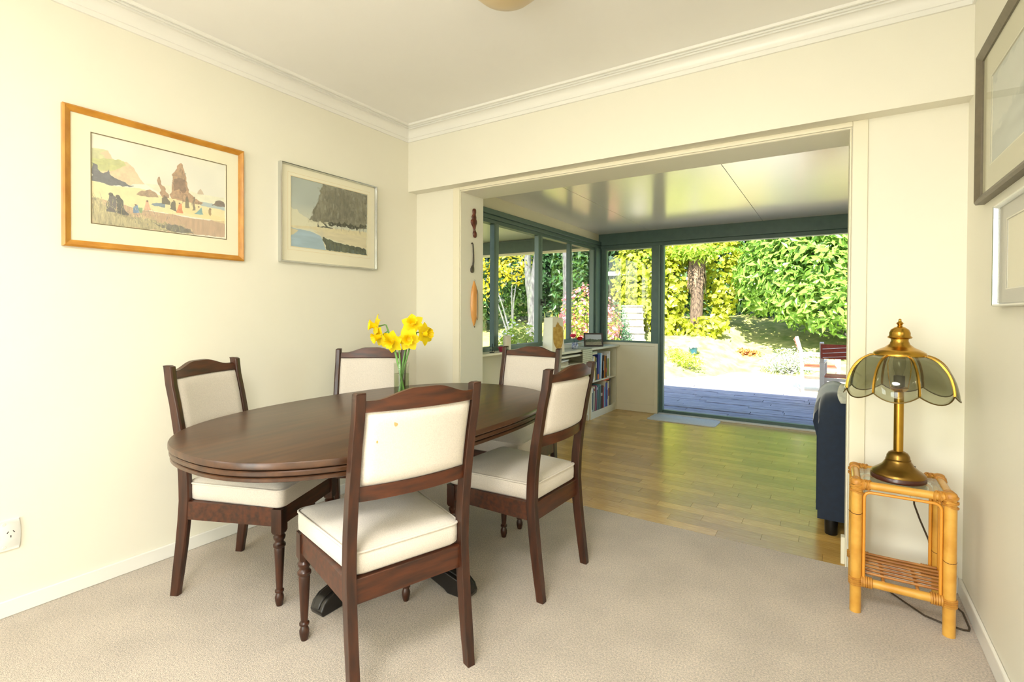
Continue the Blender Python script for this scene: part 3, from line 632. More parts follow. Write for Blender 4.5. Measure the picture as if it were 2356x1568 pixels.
for k in range(170):
    u, v = rr_.uniform(.25, 1), rr_.uniform(0, .7)
    if hm[int(v*257), int(u*359)]:
        w, h = rr_.uniform(.006, .02), rr_.uniform(.04, .14); c.fill([(u, v), (u+w, v+.01), (u+w*.6, v+h), (u-w*.4, v+h*.8)], rgb(*rr_.choice(((150,146,126),(84,80,62),(176,174,156),(98,94,70),(120,112,72)))), rr_.uniform(.2, .45), 0.01)
for k in range(40):
    u = rr_.uniform(.45, .98); c.fill([(u, .80+.18*u), (u+.02, .80+.18*u), (u+.015, 1.0), (u-.005, 1.0)], rgb(*rr_.choice(((58,62,48),(122,124,86),(98,116,116)))), .35, 0.01)
SILV = mat('silver_frame', rgb(206,208,206), 0.22, metal=1.0)
picture('framed_lake_painting', 'misty lake watercolour in a thin silver frame near the corner', 0, -1.068, -0.392, 1.389, 1.931, 0.011, SILV, rgb(244,238,216), -0.998, -0.460, 1.480, 1.866, c, rgb(232,218,180), depth=0.03, chamfer=0.05, line=0.02)
c = Canvas(80, 60, 2); c.a[:] = np.array(rgb(196,202,198)); c.a *= (1+0.10*c.noise((6, 10)))[..., None]; c.fill([(0,.1),(.5,0),(1,.3),(1,.6),(.4,.5),(0,.7)], rgb(220,222,214), 0.6, 0.05)
GRF = mat('grey_brown_frame', rgb(112,102,84), 0.4, var=0.1, vscale=40)
picture('framed_print', 'grey framed pale print high on the right wall', 1, -1.25, -0.275, 1.507, 2.03, 0.028, GRF, rgb(214,210,186), -1.12, -0.40, 1.62, 1.91, c, rgb(236,234,214), depth=0.03, chamfer=0.2)
c = Canvas(80, 60, 3); c.a[:] = np.array(rgb(236,230,206)); c.fill([(.5,.35),(.62,.2),(.75,.3),(.82,.25),(.95,.35),(.9,.5),(.8,.45),(.78,.8),(.7,.7),(.66,.85),(.6,.5)], rgb(120,116,110), 0.7, 0.04, 0.3); c.fill([(.6,.5),(.66,.5),(.66,.8),(.6,.7)], rgb(222,190,120), 0.6, 0.03)
picture('framed_drawing', 'silver framed drawing with grey mount low on the right wall', 1, -1.15, -0.515, 1.145, 1.462, 0.012, SILV, rgb(196,194,186), -1.06, -0.60, 1.20, 1.405, c, rgb(240,236,220), depth=0.025, chamfer=0.05)

# ------------------------------------------------------------------ socket, ceiling light, things on the jamb
PLW = mat('white_plastic', rgb(238,238,232), 0.3)
so = thing('wall_socket', 'white wall socket with switch low on the left wall', 'socket', (0, -2.14, 0.298))
def lens(h, w, b, n=8):
    r = []
    for i in range(n+1): t = -1+2*i/n; r.append((w+b*(1-t*t), h*t))
    return r+[(-x, -y) for x, y in r]
MB().loops([[(x, a, b) for a, b in lens(0.0545, k, 0.004)] for x, k in ((0, 0.0425), (0.006, 0.042), (0.0085, 0.039))]).build('face_plate', PLW, so, smooth=40)
for dz in (0.042, -0.042): MB().loops([[(x, 0.006*k*math.cos(a*math.pi/6), dz+0.006*k*math.sin(a*math.pi/6)) for a in range(12)] for x, k in ((0.0085, 1), (0.0095, 0.8))]).build('screw_cap', mat('cream_plastic', rgb(232,230,214), 0.35), so)
MB().box(0.0085, 0.012, -0.034, -0.014, -0.009, 0.009).build('switch', PLW, so, bevel=0.003)
for (a, b, rt_) in ((0.010, 0.010, 0.6), (0.026, 0.010, -0.6), (0.018, -0.006, 0)):
    MB().box(0.0, 0.0006, -0.0012, 0.0012, -0.004, 0.004).build('socket_slot', BLACK, so, loc=(0.0086, a, b), rot=(-rt_, 0, 0))
cl = thing('ceiling_light', 'round tan glass ceiling light at the top edge', 'ceiling light', (1.495, -1.10, ZC))
MB().lathe([(0.155,0.0),(0.155,-0.018),(0.150,-0.022)][::-1], 40).build('light_ring', BRASSD, cl)
MB().lathe([(0.02,-0.118),(0.06,-0.114),(0.10,-0.100),(0.132,-0.072),(0.147,-0.03),(0.149,-0.02)], 40).build('light_shade', mat('tan_glass', rgb(214,192,150), 0.3), cl, smooth=60)

pl = thing('bounce_fill_light', 'unseen glowing disc added as bounced flash light behind the photographer', 'ceiling light', (2.15, -3.10, ZC))  # unseen disc, added to imitate flash bounced off the ceiling
gm = bpy.data.materials.new('bounce_fill_glow'); gm.use_nodes = True; gm.node_tree.nodes['Principled BSDF'].inputs['Emission Color'].default_value = (1.0, 0.968, 0.915, 1); gm.node_tree.nodes['Principled BSDF'].inputs['Emission Strength'].default_value = BOUNCE_FILL
MB().lathe([(0.40,-0.055),(0.42,-0.05),(0.42,0.0),(0.40,0.0)], 40).build('light_ring', WHITE, pl)
MB().lathe([(0.02,-0.066),(0.25,-0.063),(0.36,-0.058),(0.395,-0.052)], 40).build('fill_disc', gm, pl, smooth=60)
DW = mat('carved_dark_wood', rgb(110,56,34), 0.4, col2=rgb(72,34,22), vscale=30)
DW2 = mat('blackened_wood', rgb(70,62,50), 0.45, var=0.2, vscale=40)
LW = mat('pale_turned_wood', rgb(226,164,88), 0.35, col2=rgb(208,142,66), vscale=10, stretch=(4,4,0.6), coat=0.2)
def flatform(prof, x0, th, n=10):
    """rounded body: rows of (z, y centre, half width, thickness factor)"""
    ls = []
    for z, y, w, k in prof: ls.append([(x0+max(0.0, th*k*math.sin(math.pi*i/n)), y+w*math.cos(math.pi*i/n), z) for i in range(n+1)])
    return MB().loops(ls)
JX = XL+0.0005
t = thing('carved_spoon', 'reddish brown carved wooden spoon hung on the opening jamb', 'spoon', (JX, 0.138, 1.636))
flatform([(0.062,0,0.010,1),(0.075,0.0,0.013,1.1),(0.09,-0.004,0.024,1.2),(0.105,-0.004,0.033,1.3),(0.120,-0.003,0.032,1.3),(0.130,-0.001,0.020,1.2),(0.145,-0.003,0.024,1.2),(0.155,-0.002,0.018,1.1),(0.165,0,0.014,1),(0.18,0,0.018,1.1),(0.195,0,0.017,1.1),(0.203,0,0.010,0.9)], 0, 0.014).build('carved_handle', DW, t, smooth=50)
flatform([(0.06,0,0.009,1),(0.05,0.004,0.010,1),(0.042,0.006,0.016,1.2),(0.03,0.008,0.021,1.3),(0.015,0.009,0.019,1.3),(0.004,0.009,0.010,1)], 0, 0.012).build('bowl', DW, t, smooth=50)
t = thing('slender_spoon', 'thin dark spoon with hooked handle between carved spoon and shuttle', 'spoon', (JX, 0.125, 1.391))
MB().tube([(0.006,-0.022,0.200),(0.006,-0.018,0.206),(0.006,-0.010,0.208),(0.006,-0.003,0.200),(0.006,0.001,0.17),(0.006,0.004,0.12),(0.006,0.003,0.08),(0.006,-0.001,0.05)], [0.003,0.004,0.004,0.004,0.0045,0.005,0.006,0.006], 8).build('handle', DW2, t, smooth=60)
flatform([(0.055,-0.001,0.006,1),(0.042,-0.004,0.014,1.2),(0.028,-0.006,0.020,1.3),(0.012,-0.006,0.019,1.3),(0.002,-0.006,0.010,1)], 0, 0.010).build('bowl', DW2, t, smooth=50)
t = thing('weaving_shuttle', 'pale wooden boat shuttle hanging on the jamb below the spoons', 'shuttle', (JX, 0.141, 1.014))
m = MB(); ls = []
for i in range(17):
    v = -1+2*i/16; w = max(0.002, 0.037*(1-abs(v)**2.6)); z = 0.166+0.158*v
    ls.append([(max(0.0, 0.026*(w/0.037)**0.6*math.sin(math.pi*k/10)), w*math.cos(math.pi*k/10), z) for k in range(11)])
m.loops(ls).build('shuttle_body', LW, t, smooth=50)
ls = []
for i in range(9):
    v = -1+2*i/8; w = 0.011*(1-abs(v)**6)+0.0005
    ls.append([(x, 0.012+s*w, 0.15+0.105*v) for x, s in ((0.0235, -1), (0.0262, -1), (0.0262, 1), (0.0235, 1))])
MB().loops(ls).build('shuttle_slot', mat('slot_pale_wood', rgb(214,196,160), 0.6), t)  # slot piece in a paler wood colour than the body
MB().tube([(0.0265,0.004,0.262),(0.0275,0.004,0.15),(0.0265,0.006,0.05)], 0.002, 6).build('spindle', DW2, t)
for z0, z1 in ((0.008, -0.003), (0.324, 0.335)): MB().tube([(0.006,0,z0),(0.006,0,z1)], [0.006,0.0015], 8).build('metal_tip', SILV, t)

# ------------------------------------------------------------------ cane side table
BX, BY, BZ = 2.747, -0.255, 0.50
bt = thing('cane_side_table', 'small golden cane side table with glass top in the right corner', 'side table', (BX, BY, 0))
hx, hy = 0.135, 0.12
NODE = mat('cane_node', rgb(96,56,22), 0.5)
for sx in (-1, 1):
    for sy in (-1, 1):
        pts = [(sx*hx, sy*hy, z) for z in (0, 0.12, 0.25, 0.38, 0.478)]
        lg = MB().tube(pts, [0.0185,0.0185,0.0188,0.0185,0.0185], 14).build('leg', CANE, bt, smooth=60)
        zz = {(1,-1): 0.262, (-1,-1): 0.375, (1,1): 0.20, (-1,1): 0.30}[(sx, sy)]
        MB().tube([(sx*hx+0.0185*math.cos(a), sy*hy+0.0185*math.sin(a), zz+0.004*math.sin(a)) for a in [2*math.pi*i/16 for i in range(16)]], 0.0012, 5, True).build('cane_node', NODE, lg)
def rail(p, q, r, nm, mt=CANE): return MB().tube([p, Vector(p).lerp(Vector(q), .5), q], r, 12).build(nm, mt, bt, smooth=60)
for sy in (-1, 1):
    rail((-hx, sy*hy, 0.482), (hx, sy*hy, 0.482), 0.0145, 'top_rail'); rail((-hx, sy*hy, 0.118), (hx, sy*hy, 0.118), 0.0155, 'shelf_rail')
for sx in (-1, 1):
    rail((sx*hx, -hy, 0.482), (sx*hx, hy, 0.482), 0.0145, 'top_rail'); rail((sx*hx, -hy, 0.125), (sx*hx, hy, 0.125), 0.012, 'shelf_rail')
MB().box(-hx+0.014, hx-0.014, -hy+0.014, hy-0.014, 0.486, 0.491).build('glass_top', glass_mat('table_glass', (0.86,0.90,0.84), 1.2), bt)
for k in range(7):
    y = -hy+0.027+k*(2*hy-0.054)/6
    MB().tube([(-hx+0.006, y, 0.142), (0, y, 0.141), (hx-0.006, y, 0.142)], 0.0054, 8).build('shelf_stick', CANEB, bt, smooth=60)
for k in (-0.05, 0.05): MB().tube([(k, -hy, 0.131), (k, hy, 0.131)], 0.006, 8).build('shelf_bearer', CANEB, bt, smooth=60)
for sx in (-1, 1):
    for sy in (-1, 1):
        cx_, cy_ = sx*hx, sy*hy
        for nm, rings in (('corner_binding', [((cx_, cy_, 0.455+0.008*i), 'z', 0.0200) for i in range(4)]+[((cx_-sx*(0.018+0.007*i), cy_, 0.482), 'x', 0.0160) for i in range(4)]+[((cx_, cy_-sy*(0.018+0.007*i), 0.482), 'y', 0.0160) for i in range(3)]),
                          ('shelf_binding', [((cx_, cy_, 0.106+0.007*i), 'z', 0.0200) for i in range(4)]+[((cx_-sx*(0.02+0.007*i), cy_, 0.118), 'x', 0.0172) for i in range(5)])):
            m = MB()
            for (c0, ax, r) in rings:
                tilt = 0.006*(1 if (len(m.v) // 80) % 2 else -1) if nm == 'corner_binding' else 0.0
                ring = []
                for i in range(16):
                    a = 2*math.pi*i/16; u, v = r*math.cos(a), r*math.sin(a); w = tilt*math.cos(a)
                    ring.append((c0[0]+u, c0[1]+v, c0[2]+w) if ax == 'z' else (c0[0]+w, c0[1]+u, c0[2]+v) if ax == 'x' else (c0[0]+u, c0[1]+w, c0[2]+v))
                m.tube(ring, 0.0042, 5, True)
            if nm == 'corner_binding': m.lathe([(0.019,0.482),(0.0195,0.492),(0.016,0.499),(0.008,0.5025),(0.0,0.503)][:-1], 12, cx_, cy_)
            m.build(nm, mat('cane_binding', rgb(206,148,62), 0.45, col2=rgb(178,118,44), vscale=60), bt, smooth=70)
for sy in (-1, 1):   # thin inner cane hoop of front and rear
    m = MB(); xi = hx-0.024; r = 0.02; pts = [(-xi, sy*hy, 0.13), (-xi, sy*hy, 0.30), (-xi, sy*hy, 0.455-r)]
    pts += [(-xi+r*(1-math.cos(a)), sy*hy, 0.455-r+r*math.sin(a)) for a in (0.4, 0.8, 1.2)]+[(-xi+r, sy*hy, 0.455), (0, sy*hy, 0.455), (xi-r, sy*hy, 0.455)]
    pts += [(xi-r*(1-math.sin(a)), sy*hy, 0.455-r+r*math.cos(a)) for a in (0.4, 0.8, 1.2)]+[(xi, sy*hy, 0.455-r), (xi, sy*hy, 0.30), (xi, sy*hy, 0.13)]
    m.tube(pts, 0.0055, 8).build('inner_hoop', mat('amber_cane', rgb(222,150,50), 0.35, coat=0.3), bt, smooth=60)
for sx in (-1, 1):
    for sy in (-1, 1): MB().tube([(sx*hx, sy*(hy-0.024), 0.13), (sx*hx, sy*(hy-0.024), 0.30), (sx*hx, sy*(hy-0.024), 0.465)], 0.0055, 8).build('inner_hoop', MATS['amber_cane'], bt, smooth=60)

# ------------------------------------------------------------------ brass lamp
lx, ly, lz = 2.745, -0.262, 0.4915
lp_ = thing('table_lamp', 'brass table lamp with smoked glass petal shade on the cane table', 'lamp', (lx, ly, lz))
MB().lathe([(0.083,0.0),(0.087,0.004),(0.087,0.016),(0.085,0.019)], 40).build('base_rim', mat('mahogany_rim', rgb(70,30,20), 0.3, coat=0.3), lp_)
MB().lathe([(0.0855,0.019),(0.0855,0.024),(0.081,0.030),(0.064,0.042),(0.050,0.054),(0.042,0.068),(0.039,0.074),(0.040,0.077),(0.037,0.080),(0.036,0.090),(0.030,0.101),(0.022,0.106),(0.018,0.108)], 40).build('base', BRASSD, lp_, smooth=50)
MB().lathe([(0.0155,0.104),(0.0155,0.335)], 24).build('pole', BRASS, lp_, smooth=60)
MB().lathe([(0.012,0.332),(0.024,0.338),(0.030,0.348),(0.026,0.352),(0.018,0.354)], 24).build('gallery', BRASS, lp_, smooth=50)
MB().lathe([(0.017,0.353),(0.018,0.390),(0.017,0.395)], 20).build('bulb_socket', mat('dark_bakelite', rgb(70,62,40), 0.5), lp_)
MB().lathe([(0.011,0.395),(0.013,0.405),(0.019,0.425),(0.021,0.445),(0.017,0.465),(0.008,0.476),(0.002,0.478)], 20).build('bulb', glass_mat('bulb_glass', (0.92,0.92,0.88), 1.6), lp_, smooth=70)
MB().tube([(-0.026,0,0.345),(-0.034,0,0.40),(-0.036,0,0.44),(-0.026,0,0.478),(0,0,0.486),(0.026,0,0.478),(0.036,0,0.44),(0.034,0,0.40),(0.026,0,0.345)], 0.0016, 6).build('harp', BRASS, lp_)
MB().lathe([(0.083,0.472),(0.084,0.476),(0.080,0.484),(0.066,0.493),(0.062,0.495),(0.045,0.503),(0.032,0.515),(0.027,0.528),(0.028,0.535),(0.036,0.537),(0.039,0.541),(0.033,0.548),(0.033,0.558),(0.028,0.570),(0.018,0.578),(0.009,0.582),(0.007,0.586),(0.010,0.592),(0.013,0.594),(0.006,0.600),(0.004,0.604),(0.005,0.608),(0.001,0.612)], 40).build('shade_cap', BRASS, lp_, smooth=45)
def shade_rz(t):
    a = t*math.pi/2*0.98
    return 0.078+0.094*math.sin(a), 0.474-0.130*(1-math.cos(a))-0.008*t
SMOKE = glass_mat('smoked_glass', (0.76,0.77,0.69), 0.9, 0.02)
for k in range(8):
    a0 = 2*math.pi*(k+0.32)/8; a1 = 2*math.pi*(k+1.32)/8
    m = MB(); nu, nv = 10, 12; vs_ = []
    for j in range(nv+1):
        t = j/nv
        for i in range(nu+1):
            s = -1+2*i/nu; r, z = shade_rz(t); bul = (1-s*s)
            a = a0+(a1-a0)*(i/nu); r2_ = r*(math.cos(math.pi/8)/math.cos((a-(a0+a1)/2))) + 0.018*bul*t
            vs_.append((r2_*math.cos(a), r2_*math.sin(a), z-0.026*bul*t*t*t))
    fs_ = [(j*(nu+1)+i, j*(nu+1)+i+1, (j+1)*(nu+1)+i+1, (j+1)*(nu+1)+i) for j in range(nv) for i in range(nu)]
    o = m.add(vs_, fs_).build('shade_pane', SMOKE, lp_, smooth=80)
    sd = o.modifiers.new('thickness', 'SOLIDIFY'); sd.thickness = 0.0025
    MB().tube([vs_[nv*(nu+1)+i] for i in range(nu+1)], 0.0022, 6).build('pane_rim', mat('dark_brass_rim', rgb(120,100,60), 0.35, metal=1), o, smooth=80)
    ls = []
    for j in range(15):
        t = j/14*1.0; r, z = shade_rz(t); r2_ = r*math.cos(math.pi/8)/math.cos(math.pi/8)
        c_, s_ = math.cos(a0), math.sin(a0); w = 0.0042
        ls.append([(r2_*c_-s_*w*q+c_*h_, r2_*s_+c_*w*q+s_*h_, z+h_*0.6) for q, h_ in ((-1,-0.001),(1,-0.001),(0.7,0.004),(-0.7,0.004))])
    MB().loops(ls).build('shade_rib', BRASS, lp_, smooth=40)
CORD = mat('brown_flex', rgb(66,52,36), 0.5)
fx_ = thing('lamp_cord', 'brown lamp flex with cream inline switch trailing to the carpet', 'cord', (lx, ly, 0))
MB().tube([(0.062,0.088,0.505),(0.064,0.135,0.515),(0.060,0.150,0.49),(0.062,0.152,0.44),(0.064,0.152,0.40),(0.066,0.156,0.36),(0.085,0.165,0.30),(0.115,0.175,0.22),(0.13,0.178,0.10),(0.135,0.18,0.02),(0.145,0.17,0.008),(0.19,0.12,0.006),(0.205,0.08,0.006),(0.205,-0.03,0.006),(0.20,-0.05,0.006),(0.185,-0.055,0.006),(0.13,-0.045,0.006),(0.08,-0.02,0.006),(0.02,0.06,0.006),(-0.03,0.13,0.006)], 0.0033, 8).build('flex', CORD, fx_, smooth=80)
MB().box(-0.011, 0.011, -0.007, 0.007, -0.028, 0.028).build('inline_switch', mat('cream_switch', rgb(232,226,200), 0.4), fx_, bevel=0.003, loc=(0.063, 0.152, 0.405))

# ------------------------------------------------------------------ sunroom: counter, shelves, books
LAM = mat('cream_laminate', rgb(226,222,196), 0.4, var=0.02)
CT = 0.75
MB().prism([(XW+0.002, 1.222), (0.30, 1.222), (0.415, 1.36), (0.42, 2.55), (0.43, 2.80), (0.44, 2.893), (XW+0.032, 2.893), (XW+0.032, 2.73), (XW+0.002, 2.73)], 'z', CT-0.022, CT).build('counter_top', LAM, bevel=0.003)
ctop = bpy.data.objects['counter_top']; tag(ctop, 'cream laminate counter below the side windows, above the bookcase', 'counter')
bk = thing('bookcase', 'low cream bookcase with two shelves of books under the counter', 'bookcase', (0.30, 2.53, 0))
MB().box(-0.118, 0.105, -0.36, -0.342, 0, CT-0.0225).build('side_panel', LAM, bk)
MB().box(-0.118, 0.105, 0.342, 0.36, 0, CT-0.0225).build('side_panel', LAM, bk)
MB().box(-0.118, -0.112, -0.342, 0.342, 0, CT-0.0225).build('back_panel', LAM, bk)
MB().box(-0.112, 0.105, -0.342, 0.342, 0.384, 0.40).build('shelf', LAM, bk, bevel=0.001)
MB().box(-0.112, 0.105, -0.342, 0.342, 0.06, 0.076).build('shelf', LAM, bk, bevel=0.001)
MB().box(-0.112, 0.10, 0.03, 0.042, 0.076, 0.384).build('divider', LAM, bk)
MB().box(0.08, 0.10, -0.342, 0.342, 0, 0.06).build('plinth', LAM, bk)
cp = thing('magazine_shelf', 'cream open shelf unit stuffed with papers left of the bookcase', 'shelf', (0.30, 1.70, 0))
MB().box(-0.118, 0.09, -0.45, -0.43, 0, CT-0.0225).build('side_panel', LAM, cp)
MB().box(-0.118, 0.09, 0.43, 0.449, 0, CT-0.0225).build('side_panel', LAM, cp)
MB().box(-0.118, -0.11, -0.43, 0.43, 0, CT-0.0225).build('back_panel', LAM, cp)
for z in (0.06, 0.40, 0.60): MB().box(-0.11, 0.09, -0.43, 0.43, z, z+0.016).build('shelf', LAM, cp)
MB().box(-0.11, 0.112, -0.43, 0.43, 0.690, 0.708).build('pull_out_board', LAM, cp, bevel=0.002)
PAPER = mat('book_paper', rgb(232,226,208), 0.85, var=0.06, vscale=200, stretch=(1,30,1))
def book(y, z, th, h, d, col, label, lean=0.0, xf=0.405, band=None, group='books in the low bookcase', flat=False, yaw=0.0):
    """spine faces +x at x=xf; th along y"""
    name = 'book'; t = thing(name, label, 'book', (xf-d/2, y, z), 0, group); t.rotation_euler = (lean, 0, yaw)
    cm = mat('cover_%02x%02x%02x' % tuple(col), rgb(*col), 0.4, var=0.04, vscale=30)
    c = 0.0022
    if flat:
        m = MB().box(-d/2, d/2, -h/2, h/2, 0, c).box(-d/2, d/2, -h/2, h/2, th-c, th).box(d/2-c, d/2, -h/2, h/2, c, th-c)
        m.build('cover', cm, t); MB().box(-d/2+0.003, d/2-c, -h/2+0.003, h/2-0.003, c, th-c).build('pages', PAPER, t)
        return t
    m = MB().box(-d/2, d/2, -th/2, -th/2+c, 0, h).box(-d/2, d/2, th/2-c, th/2, 0, h).box(d/2-c, d/2, -th/2+c, th/2-c, 0, h)
    m.build('cover', cm, t)
    MB().box(-d/2+0.003, d/2-c, -th/2+c, th/2-c, 0.003, h-0.003).build('pages', PAPER, t)
    if band:
        bc, b0, b1 = band
        MB().box(d/2-0.0005, d/2+0.0006, -th/2+0.0015, th/2-0.0015, h*b0, h*b1).build('spine_band', mat('band_%02x%02x%02x' % tuple(bc), rgb(*bc), 0.5), t)
    return t
US, LS = 0.40, 0.076
UP = [  # upper shelf, from the checked cloth towards the garden door: y, thickness, height, depth, colour, label, lean, band
 (2.205,.016,.225,.17,(150,176,200),'thin pale blue book, first on the upper shelf',0.06,((40,60,120),.2,.7)),
 (2.226,.018,.235,.17,(232,232,226),'white book beside the thin pale blue one, upper shelf',0.05,((150,150,150),.6,.9)),
 (2.248,.020,.262,.17,(238,236,226),'taller white book left of the yellow one, upper shelf',0.04,None),
 (2.270,.013,.255,.17,(230,196,70),'narrow yellow book on the upper shelf',0.03,None),
 (2.300,.026,.240,.17,(76,88,78),'dark grey green book right of the yellow one, upper shelf',0.0,((190,196,180),.55,.8)),
 (2.352,.046,.268,.19,(24,44,132),'thick deep blue book with orange foot, upper shelf',-0.06,((206,120,50),.02,.22)),
 (2.404,.016,.282,.18,(120,178,220),'tall light blue book leaning on the thick blue one',-0.07,None),
 (2.432,.018,.280,.18,(222,224,222),'tall white leaning book in the middle of the upper shelf',-0.08,None),
 (2.500,.028,.250,.17,(36,34,34),'black book with pale lettering band, upper shelf',-0.02,((150,150,146),.35,.75)),
 (2.540,.024,.245,.17,(214,132,48),'orange book on the upper shelf',-0.01,None),
 (2.574,.024,.240,.17,(44,36,32),'dark brown book beside the orange one, upper shelf',0.0,((190,60,50),.25,.45)),
 (2.626,.038,.262,.20,(236,236,228),'white book with olive green stripe, upper shelf',0.0,((140,152,30),.04,.80)),
 (2.672,.024,.285,.22,(240,238,228),'large white book at the door end of the upper shelf',0.0,None),
]
LO = [
 (2.200,.018,.250,.18,(232,232,226),'white book, first on the lower shelf',-0.02,((60,80,90),.1,.8)),
 (2.222,.018,.245,.18,(66,104,112),'dull teal book near the start of the lower shelf',-0.02,None),
 (2.246,.022,.262,.18,(226,222,200),'cream book with small red mark, lower shelf',-0.03,((190,80,50),.82,.92)),
 (2.272,.018,.260,.18,(34,36,36),'black book left of the pink one, lower shelf',-0.03,None),
 (2.298,.018,.264,.18,(198,110,140),'pink and lilac book on the lower shelf',-0.04,((140,130,160),.5,.95)),
 (2.324,.022,.258,.18,(38,48,66),'navy book right of the pink one, lower shelf',-0.02,((200,200,200),.85,.95)),
 (2.352,.020,.258,.18,(96,150,156),'light teal book on the lower shelf',-0.02,None),
 (2.382,.026,.246,.18,(26,58,52),'dark green book between two teal ones, lower shelf',-0.01,None),
 (2.410,.014,.266,.18,(120,170,176),'pale teal book next to the divider, lower shelf',-0.01,None),
 (2.450,.046,.250,.18,(52,40,38),'thick dark brown book with pale spots, lower shelf',0.0,((190,180,170),.55,.68)),
 (2.488,.018,.245,.18,(104,44,50),'maroon book on the lower shelf',0.0,None),
 (2.508,.010,.240,.18,(200,80,90),'slim red book beside the maroon one, lower shelf',0.0,None),
 (2.526,.018,.222,.18,(54,160,220),'bright cyan book on the lower shelf',0.0,None),
 (2.590,.042,.265,.20,(22,62,160),'thick royal blue book on the lower shelf',0.0,None),
 (2.622,.014,.262,.20,(210,220,230),'pale blue white book beside the royal blue one',0.0,((60,90,150),.3,.7)),
 (2.652,.026,.275,.22,(224,212,170),'cream book with red band at the door end',0.0,((150,34,34),.40,.72)),
 (2.694,.030,.290,.24,(92,92,90),'tall grey binder at the door end of the lower shelf',0.0,None),
]
for (y, th, h, d, col, lb, ln, bd) in UP: book(y, US+0.001+abs(math.sin(ln))*th/2, th, h, d, col, lb, ln, band=bd)
for (y, th, h, d, col, lb, ln, bd) in LO:
    if 2.535 < y < 2.6: y += 0.0
    book(y, LS+0.001+abs(math.sin(ln))*th/2, th, h, d, col, lb, ln, band=bd)
book(2.60, LS+0.292, 0.016, 0.13, 0.18, (214,82,34), 'orange red book lying on top of the lower row', flat=True)
for k, (th, cc, lb) in enumerate(((.016, (214,206,176), 'beige book lying flat on the upper row, lowest of two'), (.014, (186,196,160), 'pale green book lying flat on the upper row, on top'))):
    book(2.262, US+0.278+0.0165*k, th, 0.12, 0.18, cc, lb, flat=True)
# papers in the magazine shelf, checked cloth, things on the counter
for k, (y, z, th, cc, yw, lb) in enumerate(((1.55,.617,.020,(206,196,166),.06,'stack of buff papers lowest on the magazine shelf'),(1.52,.638,.016,(176,166,140),-.1,'grey brown papers in the middle of the magazine pile'),(1.56,.655,.012,(236,236,230),.12,'white magazine on top of the paper pile'))):
    t = thing('papers', lb, 'papers', (0.305, y, z), yw, 'paper pile in the magazine shelf'); MB().box(-0.09, 0.09, -0.12, 0.12, 0, th).build('sheets', mat('papers_%d' % k, rgb(*cc), 0.8, var=0.2, vscale=60, stretch=(1,1,20)), t)
CHK = mat('checked_cloth', rgb(216,214,178), 0.9)
nt = CHK.node_tree; bk_ = nt.nodes.new('ShaderNodeTexBrick'); bk_.offset = 0; bk_.inputs['Scale'].default_value = 26; bk_.inputs['Mortar Size'].default_value = 0.05; bk_.inputs['Color1'].default_value = rgb(216,214,178)+(1,); bk_.inputs['Color2'].default_value = rgb(222,220,186)+(1,); bk_.inputs['Mortar'].default_value = rgb(150,150,116)+(1,)
bk_.inputs['Row Height'].default_value = 0.5; tcx = nt.nodes.new('ShaderNodeTexCoord'); sx_ = nt.nodes.new('ShaderNodeSeparateXYZ'); cx2 = nt.nodes.new('ShaderNodeCombineXYZ')
nt.links.new(tcx.outputs['Object'], sx_.inputs[0]); nt.links.new(sx_.outputs['Y'], cx2.inputs['X']); nt.links.new(sx_.outputs['Z'], cx2.inputs['Y']); nt.links.new(cx2.outputs[0], bk_.inputs['Vector']); nt.links.new(bk_.outputs['Color'], nt.nodes['Principled BSDF'].inputs['Base Color'])
m = MB(); N_ = 14; rows = []
for x, z in ((0.32, 0.7525), (0.40, 0.7525), (0.4255, 0.7505), (0.4295, 0.742), (0.431, 0.68), (0.431, 0.60), (0.4305, 0.53)):
    rows.append([(x+0.004*math.sin(i*1.1)*(0.76-z)*4, 1.90+0.24*i/N_, z) for i in range(N_+1)])
vs_ = [p for r in rows for p in r]; fs_ = [(j*(N_+1)+i, j*(N_+1)+i+1, (j+1)*(N_+1)+i+1, (j+1)*(N_+1)+i) for j in range(len(rows)-1) for i in range(N_)]
o = m.add(vs_, fs_).build('checked_cloth', CHK, smooth=60); sd = o.modifiers.new('thickness', 'SOLIDIFY'); sd.thickness = 0.0015
tag(o, 'pale checked cloth hanging over the counter edge beside the books', 'cloth')
ln = thing('paper_lantern', 'tall cream paper lantern with yellow leaf panel on the counter', 'lantern', (0.315, 1.50, CT+0.0005), math.radians(-22))
LC = mat('cream_lantern_paper', rgb(236,228,200), 0.8, var=0.02)
MB().loops([[(-w,-w,z),(w,-w,z),(w,w,z),(-w,w,z)] for w, z in ((0.074,0),(0.062,0.31),(0.060,0.32),(0.050,0.322))]).build('lantern_body', LC, ln, smooth=0)
MB().tube([(0.035*math.cos(a), 0.035*math.sin(a), 0.326) for a in [2*math.pi*i/18 for i in range(18)]], 0.005, 6, True).build('lantern_collar', LC, ln)
lf = [(0.012,0.02),(-0.012,0.02),(-0.038,0.055),(-0.056,0.09),(-0.060,0.13),(-0.058,0.19),(-0.055,0.235),(-0.048,0.230),(-0.040,0.236),(-0.030,0.232),(-0.022,0.262),(-0.016,0.250),(-0.008,0.285),(0.0,0.262),(0.010,0.278),(0.016,0.255),(0.026,0.248),(0.040,0.240),(0.054,0.232),(0.058,0.19),(0.060,0.13),(0.052,0.08),(0.036,0.045)]
def face(y, z, off): return 0.074-0.012*z/0.31+off
LEAFP = mat('yellow_leaf_print', rgb(212,176,88), 0.8, col2=rgb(180,138,56), vscale=30)
for rot in (0, -math.pi/2):
    o = MB().loops([[(face(y, z, off), y, z) for y, z in lf] for off in (-0.0005, 0.0015)]).build('leaf_panel', LEAFP, ln, rot=(0, 0, rot))
    if rot: bpy.data.objects.remove(o)
cd = thing('pillar_candle', 'white pillar candle on the window board', 'candle', (0.255, 0.80, 0.8035))
